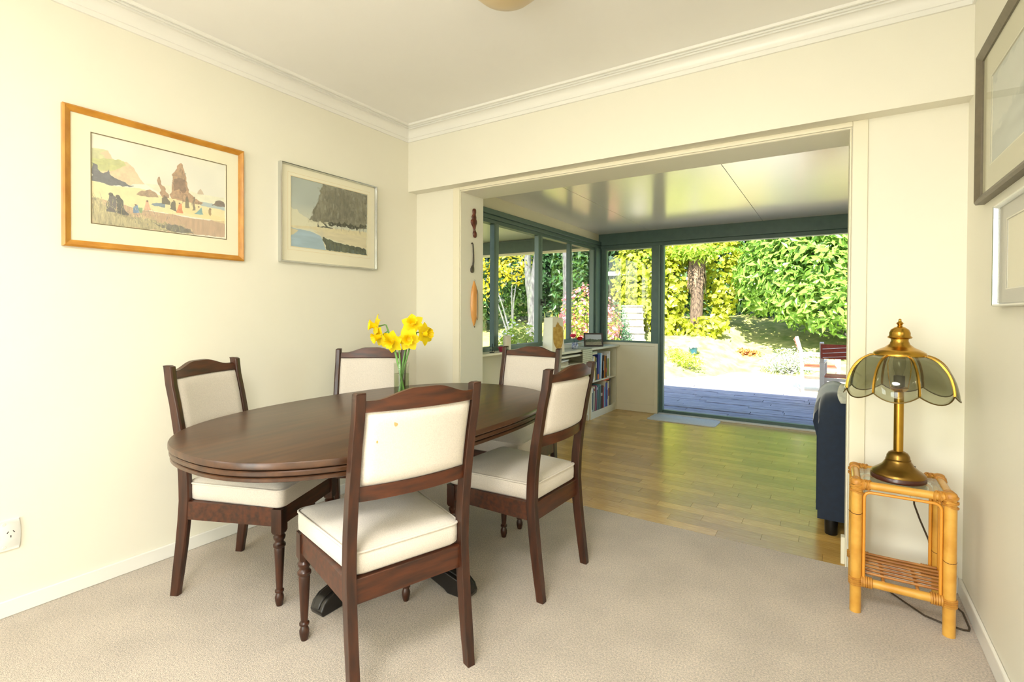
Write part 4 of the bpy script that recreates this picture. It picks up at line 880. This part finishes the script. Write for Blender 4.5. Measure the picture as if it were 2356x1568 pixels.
MB().lathe([(0.030,0),(0.033,0.003),(0.033,0.120),(0.030,0.124),(0.012,0.120),(0.004,0.119)], 24).build('wax', mat('white_wax', rgb(236,230,206), 0.45), cd); MB().tube([(0,0,0.118),(0.001,0,0.128)], 0.0012, 6).build('wick', BLACK, cd)
pt_ = thing('maroon_pot', 'tiny maroon pot on the window board by the candle', 'pot', (0.30, 0.66, 0.8035))
MB().lathe([(0.020,0),(0.022,0.002),(0.029,0.030),(0.033,0.031),(0.034,0.040),(0.030,0.040),(0.026,0.030),(0.01,0.012)], 20).build('pot_body', mat('maroon_glaze', rgb(140,30,60), 0.35), pt_)
wr = thing('wire_ornament', 'small black wire ornament on the window board by the jamb', 'ornament', (0.29, 0.535, 0.8035))
MB().lathe([(0.02,0),(0.02,0.004),(0.006,0.006)], 14).tube([(0,0,0.004),(0.004,0.006,0.03),(-0.004,0.012,0.05),(0.004,0.004,0.07)], 0.003, 6).tube([(0,0,0.02),(0,-0.025,0.03),(0.004,-0.032,0.018)], 0.0025, 6).tube([(0,0.002,0.015),(0,0.03,0.022),(0,0.036,0.006)], 0.0025, 6).build('wire_figure', BLACK, wr)
jr = thing('ginger_jar', 'small blue and white jar holding roses on the counter', 'jar', (0.305, 1.985, CT+0.0005))
MB().lathe([(0.026,0),(0.032,0.006),(0.036,0.025),(0.034,0.045),(0.026,0.055),(0.028,0.062),(0.024,0.062),(0.022,0.05)], 24).build('jar_body', mat('blue_white_china', rgb(220,226,232), 0.2, col2=rgb(40,64,130), vscale=60), jr)
ROSEL = mat('rose_leaf', rgb(44,86,40), 0.5, islandvar=0.3)
def rose(px, pyy, pz, cc, label):
    t = thing('rose', label, 'flower', (0.305, 1.985, CT+0.0005)); mt = mat('rose_%d' % cc[0], rgb(*cc), 0.6, islandvar=0.2)
    for i in range(11):
        a = i*2.4; r = 0.005+0.0017*i; ti = 0.25+0.07*i
        pv_ = []
        for u in (0, 1, 2, 3):
            for v in (-1, 0, 1):
                s = u/3; w = 0.024*math.sin(math.pi*(0.15+0.75*s)); rr = r*0.7+0.028*s*math.sin(ti)
                pv_.append((px+rr*math.cos(a)-math.sin(a)*v*w, pyy+rr*math.sin(a)+math.cos(a)*v*w, pz-0.018+0.036*s*math.cos(ti*0.9)+0.003*abs(v)))
        MB().add(pv_, [(k*3+j, k*3+j+1, k*3+j+4, k*3+j+3) for k in range(3) for j in range(2)]).build('petal', mt, t, smooth=80)
    MB().tube([(0,0,0.02),(px*0.4,pyy*0.4,0.065),(px,pyy,pz-0.012)], 0.0018, 6).build('stem', ROSEL, t)
    m = MB()
    for i in range(7):
        a = i*1.9; z = 0.06+0.012*i; q = Vector((px*z*5, pyy*z*5, min(z, pz-0.01))); d = Vector((math.cos(a), math.sin(a), 0.25)); s = Vector((-math.sin(a), math.cos(a), 0))
        m.add([q, q+d*0.02+s*0.012, q+d*0.045, q+d*0.02-s*0.012], [(0,1,2,3)])
    tag(m.build('leaves', ROSEL, t), kind='stuff')
rose(0.0, -0.04, 0.135, (226,60,92), 'pink rose, upper of two in the blue and white jar')
rose(0.045, 0.02, 0.105, (200,14,24), 'deep red rose, lower of two in the blue and white jar')
pf_ = thing('photo_frame', 'small dark framed landscape photo leaning at the end of the counter', 'photo frame', (0.33, 2.40, CT+0.001), math.radians(-50)); pf_.rotation_euler = (math.radians(-17), 0, math.radians(35))
m = MB(); FW_, FH_ = 0.105, 0.150
for a0, a1, b0, b1 in ((-FW_, -FW_+0.016, 0, FH_), (FW_-0.016, FW_, 0, FH_), (-FW_+0.016, FW_-0.016, 0, 0.016), (-FW_+0.016, FW_-0.016, FH_-0.016, FH_)): m.box(a0, a1, -0.008, 0.008, b0, b1)
m.build('frame', mat('dark_photo_frame', rgb(64,56,54), 0.4), pf_, bevel=0.001)
c = Canvas(60, 44, 5); c.a[:] = np.array(rgb(186,192,196)); c.fill([(0,.5),(.3,.42),(.7,.48),(1,.44),(1,.7),(0,.75)], rgb(96,104,84), 1, .03, .3); c.fill([(0,.72),(1,.66),(1,1),(0,1)], rgb(150,146,124), 1, .02, .2)
me = c.mesh('photo', -FW_+0.014, FW_-0.014, 0.014, FH_-0.014, 0.0, PRINT); o = bpy.data.objects.new('photo', me); C.objects.link(o); o.parent = pf_; o.rotation_euler = (0, 0, -math.pi/2); o.location = (0, -0.004, 0)
MB().box(-FW_+0.01, FW_-0.01, 0.002, 0.006, 0.01, FH_-0.01).build('backing', BLACK, pf_)
sh = thing('loose_papers', 'few loose white sheets lying behind the rose jar', 'papers', (0.27, 2.14, CT+0.0005), 0.3)
for k in range(3): MB().box(-0.04, 0.04, -0.09, 0.09, 0.002*k, 0.002*k+0.0015).build('sheet', PAPER, sh, rot=(0, 0, 0.15*k))

# door mat
def rrect(x0, x1, y0, y1, r, n=6):
    out = []
    for cx_, cy_, a0 in ((x1-r, y0+r, -90), (x1-r, y1-r, 0), (x0+r, y1-r, 90), (x0+r, y0+r, 180)):
        for k in range(n+1): a = math.radians(a0+90*k/n); out.append((cx_+r*math.cos(a), cy_+r*math.sin(a)))
    return out
MATM = mat('grey_mat', rgb(206,206,196), 0.8, var=0.05, vscale=80, bump=0.2)
o = MB().loops([[(x, y, z) for x, y in rrect(0.87+i, 1.555-i, 2.53+i, 2.862-i, 0.05)] for i, z in ((0,0.0005),(0,0.006),(0.004,0.009))]).build('door_mat', MATM, smooth=30)
tag(o, 'pale grey rounded mat on the laminate at the garden door', 'mat')

# ------------------------------------------------------------------ sofa
NAVY = mat('navy_velvet', rgb(18,34,54), 0.85, var=0.15, vscale=40, sheen=0.6)
sf_ = thing('sofa', 'navy blue fabric sofa seen end on behind the right jamb', 'sofa', (2.47, 0.30, 0))
def rollprof(w, h, r, lean=0.0, n=14):
    pts = [(0.02, 0.08), (w, 0.08), (w, h-r)]
    for i in range(n+1):
        a = math.pi*i/n; pts.append((w/2-0.012+(w/2+0.012)*math.cos(a), h-r+r*math.sin(a)))
    pts.append((0.0, h*0.6))
    return pts
m = MB(); ls = []
for i in range(9):   # back of the sofa, runs to +x; near face at y=0
    x = [0.0,0.01,0.03,0.06,0.5,1.0,1.30,1.33,1.35][i]; k = [0.90,0.96,0.99,1,1,1,0.99,0.96,0.9][i]
    ls.append([(x, 0.02+0.20*u, z) for u, z in [(0.0,0.08),(1.0,0.08),(1.05,0.45),(1.0,0.60*k)]+[(0.5+0.56*math.cos(a), (0.625+0.095*math.sin(a))*k) for a in [math.pi*j/8 for j in range(9)]]+[(-0.02,0.55)]])
m.loops(ls).build('back', NAVY, sf_, smooth=50)
for x0 in (-0.03, 1.20):
    ls = []
    for y in (0.16, 0.20, 0.28, 0.6, 0.82, 0.86):
        k = 0.94 if y in (0.16, 0.86) else 1.0
        ls.append([(x0+0.02+0.15*u, y, z*k) for u, z in [(0.0,0.08),(1.0,0.08),(1.0,0.50)]+[(0.5+0.62*math.cos(a), 0.58+0.115*math.sin(a)) for a in [math.pi*j/8 for j in range(9)]]+[(0.0,0.5)]])
    MB().loops(ls).build('arm', NAVY, sf_, smooth=50)
MB().box(0.13, 1.22, 0.20, 0.84, 0.08, 0.28).build('seat_base', NAVY, sf_, bevel=0.02)
for k in range(2): MB().box(0.135+0.54*k, 0.67+0.54*k, 0.24, 0.86, 0.285, 0.43).build('seat_cushion', NAVY, sf_, bevel=0.04)
for fx in (0.06, 1.28):
    for fy in (0.06, 0.80): MB().lathe([(0.026,0),(0.028,0.003),(0.030,0.08)], 16, fx, fy).build('foot', BLACK, sf_)
m = MB(); vs_ = []; nu, nv = 16, 10
for j in range(nv+1):
    v = j/nv
    for i in range(nu+1):
        u = i/nu; a = math.pi*(0.18+0.75*u)
        n_ = 0.006*math.sin(13*u+5*v)+0.006*math.sin(9*v*2+4*u)
        vs_.append((0.10+0.5*v+0.02*math.sin(6*u), 0.02+0.20*(0.5+0.60*math.cos(a)), 0.655+(0.105+n_)*math.sin(a)-0.0))
fs_ = [(j*(nu+1)+i, j*(nu+1)+i+1, (j+1)*(nu+1)+i+1, (j+1)*(nu+1)+i) for j in range(nv) for i in range(nu)]
o = m.add(vs_, fs_).build('throw', mat('cream_throw', rgb(196,196,178), 0.9, var=0.25, vscale=30), smooth=60, loc=(2.47, 0.30, 0)); sd = o.modifiers.new('thickness', 'SOLIDIFY'); sd.thickness = 0.004
tag(o, 'rumpled pale throw over the back of the navy sofa', 'throw')

# ------------------------------------------------------------------ garden
def gz(x, y):
    ye = np.interp(x, [-3, -1, -0.2, 0.3, 0.6, 2.2, 6], [3.6, 4.6, 6.7, 7.0, 8.6, 8.5, 8.2])
    s = np.interp(x, [-3, -1, 0.3, 6], [0.16, 0.17, 0.29, 0.31])
    d = max(0.0, y-ye); return -0.11+s*min(d, 3.4)+0.10*max(0.0, d-3.4)
SLAB = mat('weathered_deck', rgb(158,158,170), 0.8, col2=rgb(108,108,122), vscale=7, stretch=(0.8,7,1), objvar=0.14, bump=0.35, bscale=30, bstretch=(1,12,1))
tr_ = struct(MB().box(-1.2, 5.4, YF+0.1, 6.2, -0.30, -0.132).build('terrace', mat('deck_gap', rgb(50,48,46), 0.9)), 'weathered grey boarded terrace outside the garden door')
R5 = random.Random(11); dm = {}
for r in range(22):
    y = 3.08+0.142*r; x = -1.15-R5.random()*0.7
    while x < 5.3:
        L_ = R5.choice((0.9, 1.2, 1.5)); x1 = min(x+L_, 5.38)
        if x1 > -1.1 and x1-max(x, -1.15) > 0.1:
            q = round((x1-max(x, -1.15))*20)/20
            if q not in dm: dm[q] = MB().box(-q/2+0.004, q/2-0.004, -0.067, 0.067, -0.032, 0.0).mesh('deck_board', SLAB)
            o = bpy.data.objects.new('deck_board', dm[q]); C.objects.link(o); o.parent = tr_; o.location = ((max(x, -1.15)+x1)/2, y, -0.10+R5.uniform(-0.006, 0.006)); o.rotation_euler = (0, 0, R5.uniform(-0.006, 0.006))
        x = x1
CONC = mat('pale_patio_concrete', rgb(226,220,206), 0.8, var=0.06, vscale=3)
struct(MB().box(-1.3, 9, 6.2, 9.6, -0.4, -0.11).build('patio', CONC), 'sun bleached concrete patio beyond the terrace')
GRASS = mat('garden_grass', rgb(176,168,104), 0.9, col2=rgb(124,138,64), vscale=5, bump=0.6, bscale=25)
gx = np.linspace(-14, 12, 66); gy = np.linspace(2.2, 24, 60); vs_ = []; R6 = random.Random(5)
for yv in gy:
    for xv in gx: vs_.append((xv, yv, gz(xv, yv)-0.03+(R6.uniform(-0.03, 0.03) if gz(xv, yv) > -0.05 else -0.02)))
n = len(gx); fs_ = [(j*n+i, j*n+i+1, (j+1)*n+i+1, (j+1)*n+i) for j in range(len(gy)-1) for i in range(n-1)
      if not (gx[i+1] > 0.1 and gx[i] < XE+0.1 and gy[j] < YF+0.1) and not (gx[i] > -1.2 and gy[j+1] < 6.1 and gx[i+1] < 5.4)]
struct(MB().add(vs_, fs_).build('ground', GRASS, smooth=60), 'sunny grass bank rising behind the patio')

def foliage(name, n, blobs, size, m, parent, seed, surf=0.72, aspect=0.5, upb=0.35, jit=0.35):
    r = np.random.RandomState(seed); B = np.array(blobs, float); vol = (B[:,3]*B[:,4]+B[:,3]*B[:,5]+B[:,4]*B[:,5]); k = r.choice(len(B), n, p=vol/vol.sum())
    d = r.normal(size=(n, 3)); d /= np.linalg.norm(d, axis=1)[:, None]
    rad = surf+(1-surf)*r.rand(n)+0.06*r.normal(size=n)
    p = B[k,:3]+d*B[k,3:]*rad[:, None]
    nrm = d*0.7+r.normal(size=(n, 3))*jit+np.array([0, 0, upb]); nrm /= np.linalg.norm(nrm, axis=1)[:, None]
    t = r.normal(size=(n, 3))+d*0.6; t -= nrm*(t*nrm).sum(1)[:, None]; t /= np.linalg.norm(t, axis=1)[:, None]
    s = np.cross(nrm, t); L_ = size*(0.65+0.7*r.rand(n))[:, None]
    v = np.stack([p, p+t*L_*0.45+s*L_*aspect*0.5+nrm*L_*0.06, p+t*L_-nrm*L_*0.08, p+t*L_*0.45-s*L_*aspect*0.5+nrm*L_*0.06], 1).reshape(-1, 3)
    i = np.arange(n)[:, None]*4; f = np.concatenate([i+np.array([[0,1,2]]), i+np.array([[0,2,3]])], 0)
    me = bpy.data.meshes.new(name); me.from_pydata(v.tolist(), [], f.tolist()); me.materials.append(m)
    o = bpy.data.objects.new(name, me); C.objects.link(o); o.parent = parent; return tag(o, kind='stuff')
def leafm(nm, c, var=0.35, tl=0.35, rough=0.45): return mat(nm, rgb(*c), rough, islandvar=var, transl=tl, spec=0.4)
LAUREL = leafm('laurel_leaf', (122,160,66), 0.45, 0.3, 0.3); IVY = leafm('ivy_leaf', (176,184,56), 0.35); HEDGE = leafm('hedge_leaf', (70,104,44), 0.5); DARKL = leafm('dark_leaf', (52,84,48), 0.5)
PINK = leafm('pink_blossom', (226,130,150), 0.25, 0.3); WHF = leafm('white_blossom', (244,240,240), 0.06, 0.3); YELF = leafm('yellow_leaf', (196,178,40), 0.3); LAV = leafm('lavender_leaf', (176,190,166), 0.2); LIME = leafm('lime_leaf', (168,190,70), 0.35)
BARK = mat('grey_bark', rgb(104,102,104), 0.9, col2=rgb(66,64,66), vscale=8, stretch=(3,3,1), bump=0.8, bscale=14)
BARK2 = mat('fern_bark', rgb(112,94,76), 0.95, col2=rgb(54,44,36), vscale=18, stretch=(3,3,0.6), bump=1.0, bscale=20, bstretch=(3,3,0.5))
def bush(name, label, cat, loc, blobs, n, size, m, seed, stems=4, group=None, **kw):
    """blobs are relative to loc, which stands on the ground"""
    t = thing(name, label, cat, loc, 0, group); foliage('foliage', n, blobs, size, m, t, seed, **kw)
    rr = random.Random(seed); mb = MB()
    for k in range(stems):
        b = blobs[k % len(blobs)]; e = Vector((b[0]+rr.uniform(-.3,.3)*b[3], b[1]+rr.uniform(-.3,.3)*b[4], b[2]+0.2*b[5])); s0 = Vector((rr.uniform(-.08,.08), rr.uniform(-.08,.08), -0.05))
        mb.tube([s0, s0.lerp(e, .5)+Vector((rr.uniform(-.08,.08), rr.uniform(-.08,.08), 0.02)), e], [0.02+0.012*b[5], 0.015+0.008*b[5], 0.006], 6)
    mb.build('branches', BARK, t, smooth=60); return t
def on(x, y, dz=0.0): return (x, y, gz(x, y)+dz-0.02)
b0 = on(3.0, 10.2)
bush('laurel_bush', 'huge glossy leaved green bush filling the right of the garden door', 'bush', b0, [(0.2,0,1.6,2.3,1.5,1.35),(-1.15,-0.2,1.75,1.2,1.1,1.0),(-0.4,-0.7,1.0,1.4,0.9,0.62),(-1.75,-0.1,1.45,0.75,0.7,0.75),(2.4,0.0,2.0,2.2,1.6,2.0),(0.4,0.2,2.9,2.4,1.4,1.4),(-1.2,0.4,2.9,1.4,1.0,1.1)], 17000, 0.19, LAUREL, 21, 8, surf=0.80, aspect=0.42)
iv = on(-1.0, 9.9)
bush('ivy_thicket', 'yellow green ivy thicket left of the tree trunk', 'ivy', iv, [(0.0,0.0,1.0,0.48,0.5,1.1),(-0.6,0.1,1.4,0.8,0.6,1.5),(0.1,0.3,2.4,0.6,0.4,0.9),(0.98,-0.25,0.16,0.5,0.25,0.24),(0.22,-0.3,0.15,0.4,0.25,0.22),(1.15,0.7,1.5,0.45,0.3,1.3)], 5200, 0.14, IVY, 22, 5, surf=0.7, aspect=0.8)
tk = thing('tree_trunk', 'shaggy brown tree fern trunk rising in front of the ivy', 'tree', on(-0.30, 9.95))
pts = [(0,0,-0.2),(0.0,0,0.3),(0.02,0,0.9),(0.0,0,1.4),(0.03,0,1.70),(0.02,0.02,1.9)]
MB().tube(pts, [0.17,0.145,0.15,0.18,0.21,0.15], 14).build('trunk', BARK2, tk, smooth=50)
m = MB(); rr = random.Random(4)
for i in range(150):
    a = rr.uniform(0, 2*math.pi); z = rr.uniform(1.25, 1.75); r0 = 0.195; L_ = rr.uniform(0.2, 0.4); d = Vector((math.cos(a), math.sin(a), 0)); s = Vector((-math.sin(a), math.cos(a), 0))*0.014
    p0 = d*r0+Vector((0,0,z)); p1 = d*(r0+rr.uniform(0.0,0.05))+Vector((0,0,z-L_)); m.add([p0-s, p0+s, p1+s*0.4, p1-s*0.4], [(0,1,2,3)])
tag(m.build('dead_fronds', mat('dead_frond', rgb(110,92,72), 0.9, islandvar=0.4), tk), kind='stuff')
foliage('crown', 420, [(0,-0.1,1.92,0.5,0.4,0.26)], 0.2, LIME, tk, 91, surf=0.3, aspect=0.3)
m = MB()
for i in range(16):
    a = i*2.4; d = Vector((math.cos(a), math.sin(a), 0)); s = Vector((-math.sin(a), math.cos(a), 0))
    for j in range(16):
        u = (j+1)/16; c0 = d*(0.1+1.3*u)+Vector((0,0,1.72+0.50*math.sin(u*2.3)-0.45*u)); w = 0.26*math.sin(math.pi*(0.1+0.85*u))
        for sg in (-1, 1): m.add([c0, c0+d*0.045+s*sg*w*0.5, c0+d*0.05+s*sg*w+Vector((0,0,-0.05)), c0+d*0.012+s*sg*w*0.5], [(0,1,2,3)])
tag(m.build('fern_fronds', leafm('fern_frond', (120,170,60), 0.3), tk), kind='stuff')
bush('lavender_bush', 'silvery lavender bush beside the outdoor chairs', 'bush', on(1.75, 8.75), [(0,0,0.22,0.36,0.3,0.30),(-0.28,0.05,0.18,0.25,0.25,0.25),(0.3,0.1,0.2,0.3,0.25,0.28)], 2200, 0.07, LAV, 23, 6, surf=0.3, aspect=0.2, upb=0.2)
bush('low_flower_clump', 'low pale flowering clump on the grass bank at left', 'plant', on(0.05, 7.6), [(0,0,0.12,0.35,0.3,0.16),(-0.35,0.4,0.15,0.3,0.3,0.2)], 1200, 0.06, LIME, 24, 4, surf=0.3)
bush('brown_tuft', 'dry reddish tuft in the middle of the grass bank', 'plant', on(0.85, 9.7), [(0,0,0.04,0.34,0.16,0.07),(-0.2,0.2,0.06,0.2,0.15,0.08)], 420, 0.07, leafm('dry_leaf', (176,112,60), 0.3), 25, 3, surf=0.2)
bp_ = thing('blue_pot', 'blue garden pot with white flowers left on the grass bank', 'pot', on(0.02, 8.3, 0.0))
MB().lathe([(0.06,0),(0.065,0.01),(0.09,0.12),(0.10,0.13),(0.085,0.13),(0.08,0.10)], 20).build('pot_body', mat('blue_glaze', rgb(40,92,112), 0.3), bp_)
foliage('flowers', 140, [(0,0,0.19,0.13,0.13,0.09)], 0.06, WHF, bp_, 26, surf=0.2)
# hedges and trees that close the garden
for i, (x, y, bl, n_, sz, mt_, lb) in enumerate((
  (-1.2, 13.6, [(0,0,2.4,2.6,1.0,2.6),(-2.2,0.4,2.2,2.0,1.0,2.6),(1.9,0.0,2.2,1.8,1.0,2.6)], 9000, 0.26, HEDGE, 'mid green tree mass behind the ivy thicket'),
  (3.4, 14.2, [(0,0,2.6,3.2,1.0,3.0),(3.6,0,2.6,3.0,1.2,3.0)], 7000, 0.28, HEDGE, 'tall green hedge behind the big glossy bush'),
  (-4.2, 10.8, [(0,0,2.2,1.5,1.1,2.2),(-1.5,0.3,2.0,1.4,1.0,2.1),(0.9,0.4,2.9,1.0,0.9,1.6)], 9000, 0.19, DARKL, 'dark green tree seen through the middle side window'),
  (-6.4, 8.6, [(0,0,1.9,1.5,1.3,2.1),(-0.8,1.2,2.4,1.6,1.2,2.4)], 8000, 0.19, DARKL, 'dark green tree seen through the leftmost side window'),
  (-9.5, 8.0, [(0,0,2.4,1.6,3.0,2.8),(0.4,-3.6,2.2,1.5,2.4,2.6)], 6000, 0.28, HEDGE, 'far hedge at the left of the garden'),
  (-5.0, 15.5, [(0,0,3.0,3.4,1.2,3.4),(-3.6,-1.0,2.8,2.6,1.4,3.2)], 7000, 0.32, HEDGE, 'far green trees at the back of the garden'))):
    bush('garden_tree', lb, 'tree', on(x, y), bl, n_, sz, mt_, 40+i, 5, surf=0.62)
bush('yellow_shrub', 'yellow leaved shrub high in the leftmost side windows', 'shrub', on(-4.1, 7.6), [(0,0,1.75,0.75,0.5,0.45),(-0.7,0.1,1.5,0.5,0.4,0.6)], 480, 0.12, YELF, 61, 4, surf=0.5)
gt = thing('grey_tree', 'pale grey forked tree trunk seen through the second side window', 'tree', on(-3.38, 7.4))
MB().tube([(0.05,0,-0.1),(0.02,0,0.5),(-0.02,0,0.95),(0.05,0,1.4),(0.14,0,2.0),(0.2,0,3.2)], [0.15,0.13,0.12,0.11,0.10,0.07], 12).build('trunk', BARK, gt, smooth=60)
MB().tube([(-0.02,0,0.9),(-0.12,0.02,1.3),(-0.18,0.05,1.9),(-0.2,0.1,3.0)], [0.10,0.09,0.08,0.05], 10).build('limb', BARK, gt, smooth=60)
gt = thing('grey_tree', 'grey tree trunk seen through the third side window', 'tree', on(-3.1, 8.6)); MB().tube([(0,0,-0.1),(0.03,0,1.0),(0.0,0,2.2),(0.05,0,3.6)], [0.16,0.13,0.12,0.08], 12).build('trunk', BARK, gt, smooth=60)
def flowering(name, label, x, y, bl, nleaf, nfl, lm, fm, seed, ls=0.08, fs=0.06):
    t = bush(name, label, 'shrub', on(x, y), bl, nleaf, ls, lm, seed, 5, surf=0.45)
    foliage('blossoms', nfl, [(a, b, c+0.04*f, d*1.04, e*1.04, f*1.04) for a, b, c, d, e, f in bl], fs, fm, t, seed+1, surf=0.9, aspect=0.9)
flowering('white_flower_shrub', 'pale shrub with white flowers outside the second side window', -1.95, 4.55, [(0,0,0.62,0.34,0.3,0.42),(-0.3,0.1,0.5,0.3,0.25,0.34)], 1500, 160, LIME, WHF, 71)
flowering('pink_shrub', 'pink blossoming shrub outside the last side window', -1.65, 6.6, [(0,0,0.75,0.55,0.4,0.62),(0.3,0.1,0.5,0.35,0.35,0.5),(-0.35,0.1,0.35,0.35,0.3,0.4)], 1500, 1300, LIME, PINK, 73)
flowering('orange_flower_clump', 'low clump with orange flowers outside the leftmost side window', -2.2, 3.95, [(0,0,0.30,0.4,0.25,0.3),(-0.6,0.1,0.3,0.35,0.25,0.3)], 900, 200, LIME, leafm('orange_blossom', (230,120,80), 0.2), 75, 0.07, 0.05)
rd = thing('iris_clump', 'tall yellow green sword leaves outside the third side window', 'plant', on(-1.55, 5.1))
m = MB(); rr = random.Random(8)
for i in range(46):
    a = rr.uniform(0, 6.28); r0 = rr.uniform(0, 0.25); b = Vector((r0*math.cos(a), r0*math.sin(a), 0)); h = rr.uniform(0.7, 1.15); le = Vector((math.cos(a), math.sin(a), 0))*rr.uniform(0.05, 0.3); s = Vector((math.cos(a+1.5), math.sin(a+1.5), 0))*0.018
    q = [b, b+le*0.2+Vector((0,0,h*0.5)), b+le*0.6+Vector((0,0,h*0.85)), b+le+Vector((0,0,h))]
    m.add([q[0]-s, q[0]+s, q[1]-s, q[1]+s, q[2]-s*0.7, q[2]+s*0.7, q[3]], [(0,1,3,2), (2,3,5,4), (4,5,6)])
tag(m.build('blades', leafm('sword_leaf', (214,206,90), 0.2), rd, smooth=0), kind='stuff')
bush('round_conifer', 'small round blue green conifer beside the stone steps', 'shrub', on(-1.30, 7.4), [(0,0,0.55,0.24,0.24,0.46),(0.12,0,0.28,0.2,0.2,0.28)], 1500, 0.06, leafm('conifer_leaf', (90,130,96), 0.3), 81, 3, surf=0.5, aspect=0.25)
ws = thing('white_pot', 'white garden pot at the foot of the stone steps', 'pot', on(-1.18, 7.0)); MB().lathe([(0.06,0),(0.07,0.005),(0.10,0.16),(0.105,0.18),(0.09,0.18),(0.085,0.15)], 18).build('pot_body', mat('white_glaze', rgb(226,230,232), 0.3), ws); foliage('flowers', 120, [(0,0,0.24,0.13,0.13,0.09)], 0.05, LIME, ws, 82, surf=0.2)
STONE = mat('garden_stone', rgb(196,190,178), 0.85, col2=rgb(140,134,122), vscale=6, bump=0.5, bscale=18)
st = thing('stone_steps', 'pale stone garden steps seen through the window beside the door', 'steps', on(-1.02, 7.3, -0.05), math.radians(20))
for k in range(7):
    z1 = 0.12+0.15*k
    MB().box(-0.16+0.03*(k % 2), 0.32, 0.34*k, 0.34*k+0.5, -0.1, z1-0.035).build('riser', STONE, st)
    MB().box(-0.18+0.03*(k % 2), 0.34, 0.34*k-0.03, 0.34*k+0.52, z1-0.034, z1).build('tread', STONE, st, bevel=0.008)
pg = thing('pergola', 'pale wooden pergola rail and posts beyond the stone steps', 'pergola', on(-2.0, 9.9), math.radians(8))
PGW = mat('pale_timber', rgb(206,204,198), 0.8, var=0.06)
MB().box(-1.0, 0.75, -0.04, 0.04, 1.42, 1.52).build('rail', PGW, pg)
for x in (-0.95, 0.52): MB().box(x-0.05, x+0.05, -0.05, 0.05, -0.1, 1.42).build('post', PGW, pg)

# ------------------------------------------------------------------ outdoor furniture
TEAK = mat('silvered_teak', rgb(196,184,168), 0.7, var=0.08, vscale=20); STRAP = mat('tan_strap', rgb(150,66,44), 0.6, var=0.2, vscale=30); STR = mat('white_string', rgb(210,206,200), 0.7)
def garden_chair(label, x, y, f):
    t = thing('garden_chair', label, 'chair', (x, y, -0.1005 if y < 6.2 else -0.11), facing(*f), 'outdoor chairs on the patio')
    for s in (-1, 1):
        MB().bar((s*0.25, -0.22, 0), (s*0.25, -0.24, 0.60), 0.05, 0.045, (0,1,0)).build('leg', TEAK, t, bevel=0.004)
        MB().bar((s*0.25, -0.24, 0.60), (s*0.25, -0.31, 0.86), 0.045, 0.045, (0,1,0)).build('back_post', TEAK, t, bevel=0.004)
        MB().bar((s*0.25, 0.24, 0), (s*0.25, 0.24, 0.58), 0.05, 0.045, (0,1,0)).build('leg', TEAK, t, bevel=0.004)
        MB().box(s*0.25-0.03, s*0.25+0.03, -0.25, 0.29, 0.585, 0.61).build('armrest', TEAK, t, bevel=0.004)
        MB().box(s*0.25-0.015, s*0.25+0.015, -0.2, 0.22, 0.18, 0.22).build('stretcher', TEAK, t); MB().box(s*0.25-0.015, s*0.25+0.015, -0.2, 0.22, 0.37, 0.41).build('seat_rail', TEAK, t)
    for yy in (-0.22, 0.24): MB().box(-0.225, 0.225, yy-0.015, yy+0.015, 0.37, 0.41).build('seat_rail', TEAK, t)
    MB().box(-0.225, 0.225, -0.235, -0.205, 0.18, 0.22).build('stretcher', TEAK, t)
    MB().box(-0.235, 0.235, -0.2, 0.22, 0.412, 0.424).build('seat_sling', STRAP, t, bevel=0.004)
    bs = MB().loops([[(-0.26, -0.268+dy, 0.655), (0.26, -0.268+dy, 0.655), (0.26, -0.332+dy, 0.84), (-0.26, -0.332+dy, 0.84)] for dy in (-0.012, 0.0)]).build('back_sling', STRAP, t)
    for k in range(3):
        a = 0.67+0.055*k; MB().bar((-0.24, -0.272-0.34*(a-0.655)-0.014, a), (0.24, -0.272-0.34*(a+0.05-0.655)-0.014, a+0.05), 0.006, 0.006).build('lacing', STR, bs)
    return t
garden_chair('outdoor chair seen from the side, facing right towards the table', 2.33, 6.45, (1.0, 0.05))
garden_chair('outdoor chair in shade, its laced back towards the house', 2.66, 5.02, (0.05, 1.0))
gt_ = thing('garden_table', 'orange topped outdoor table mostly hidden by the right jamb', 'table', (3.35, 6.75, -0.11))
OT = mat('orange_timber', rgb(206,140,92), 0.6, var=0.1, vscale=10, stretch=(1,8,1))
for k in range(6): MB().box(-0.65, 0.65, -0.42+0.14*k+0.004, -0.42+0.14*(k+1)-0.004, 0.70, 0.73).build('board', OT, gt_, bevel=0.003)
for sx in (-1, 1):
    for sy in (-1, 1): MB().box(sx*0.55-0.03, sx*0.55+0.03, sy*0.34-0.03, sy*0.34+0.03, 0, 0.70).build('leg', TEAK, gt_)
    MB().box(sx*0.55-0.015, sx*0.55+0.015, -0.31, 0.31, 0.63, 0.70).build('apron', TEAK, gt_)
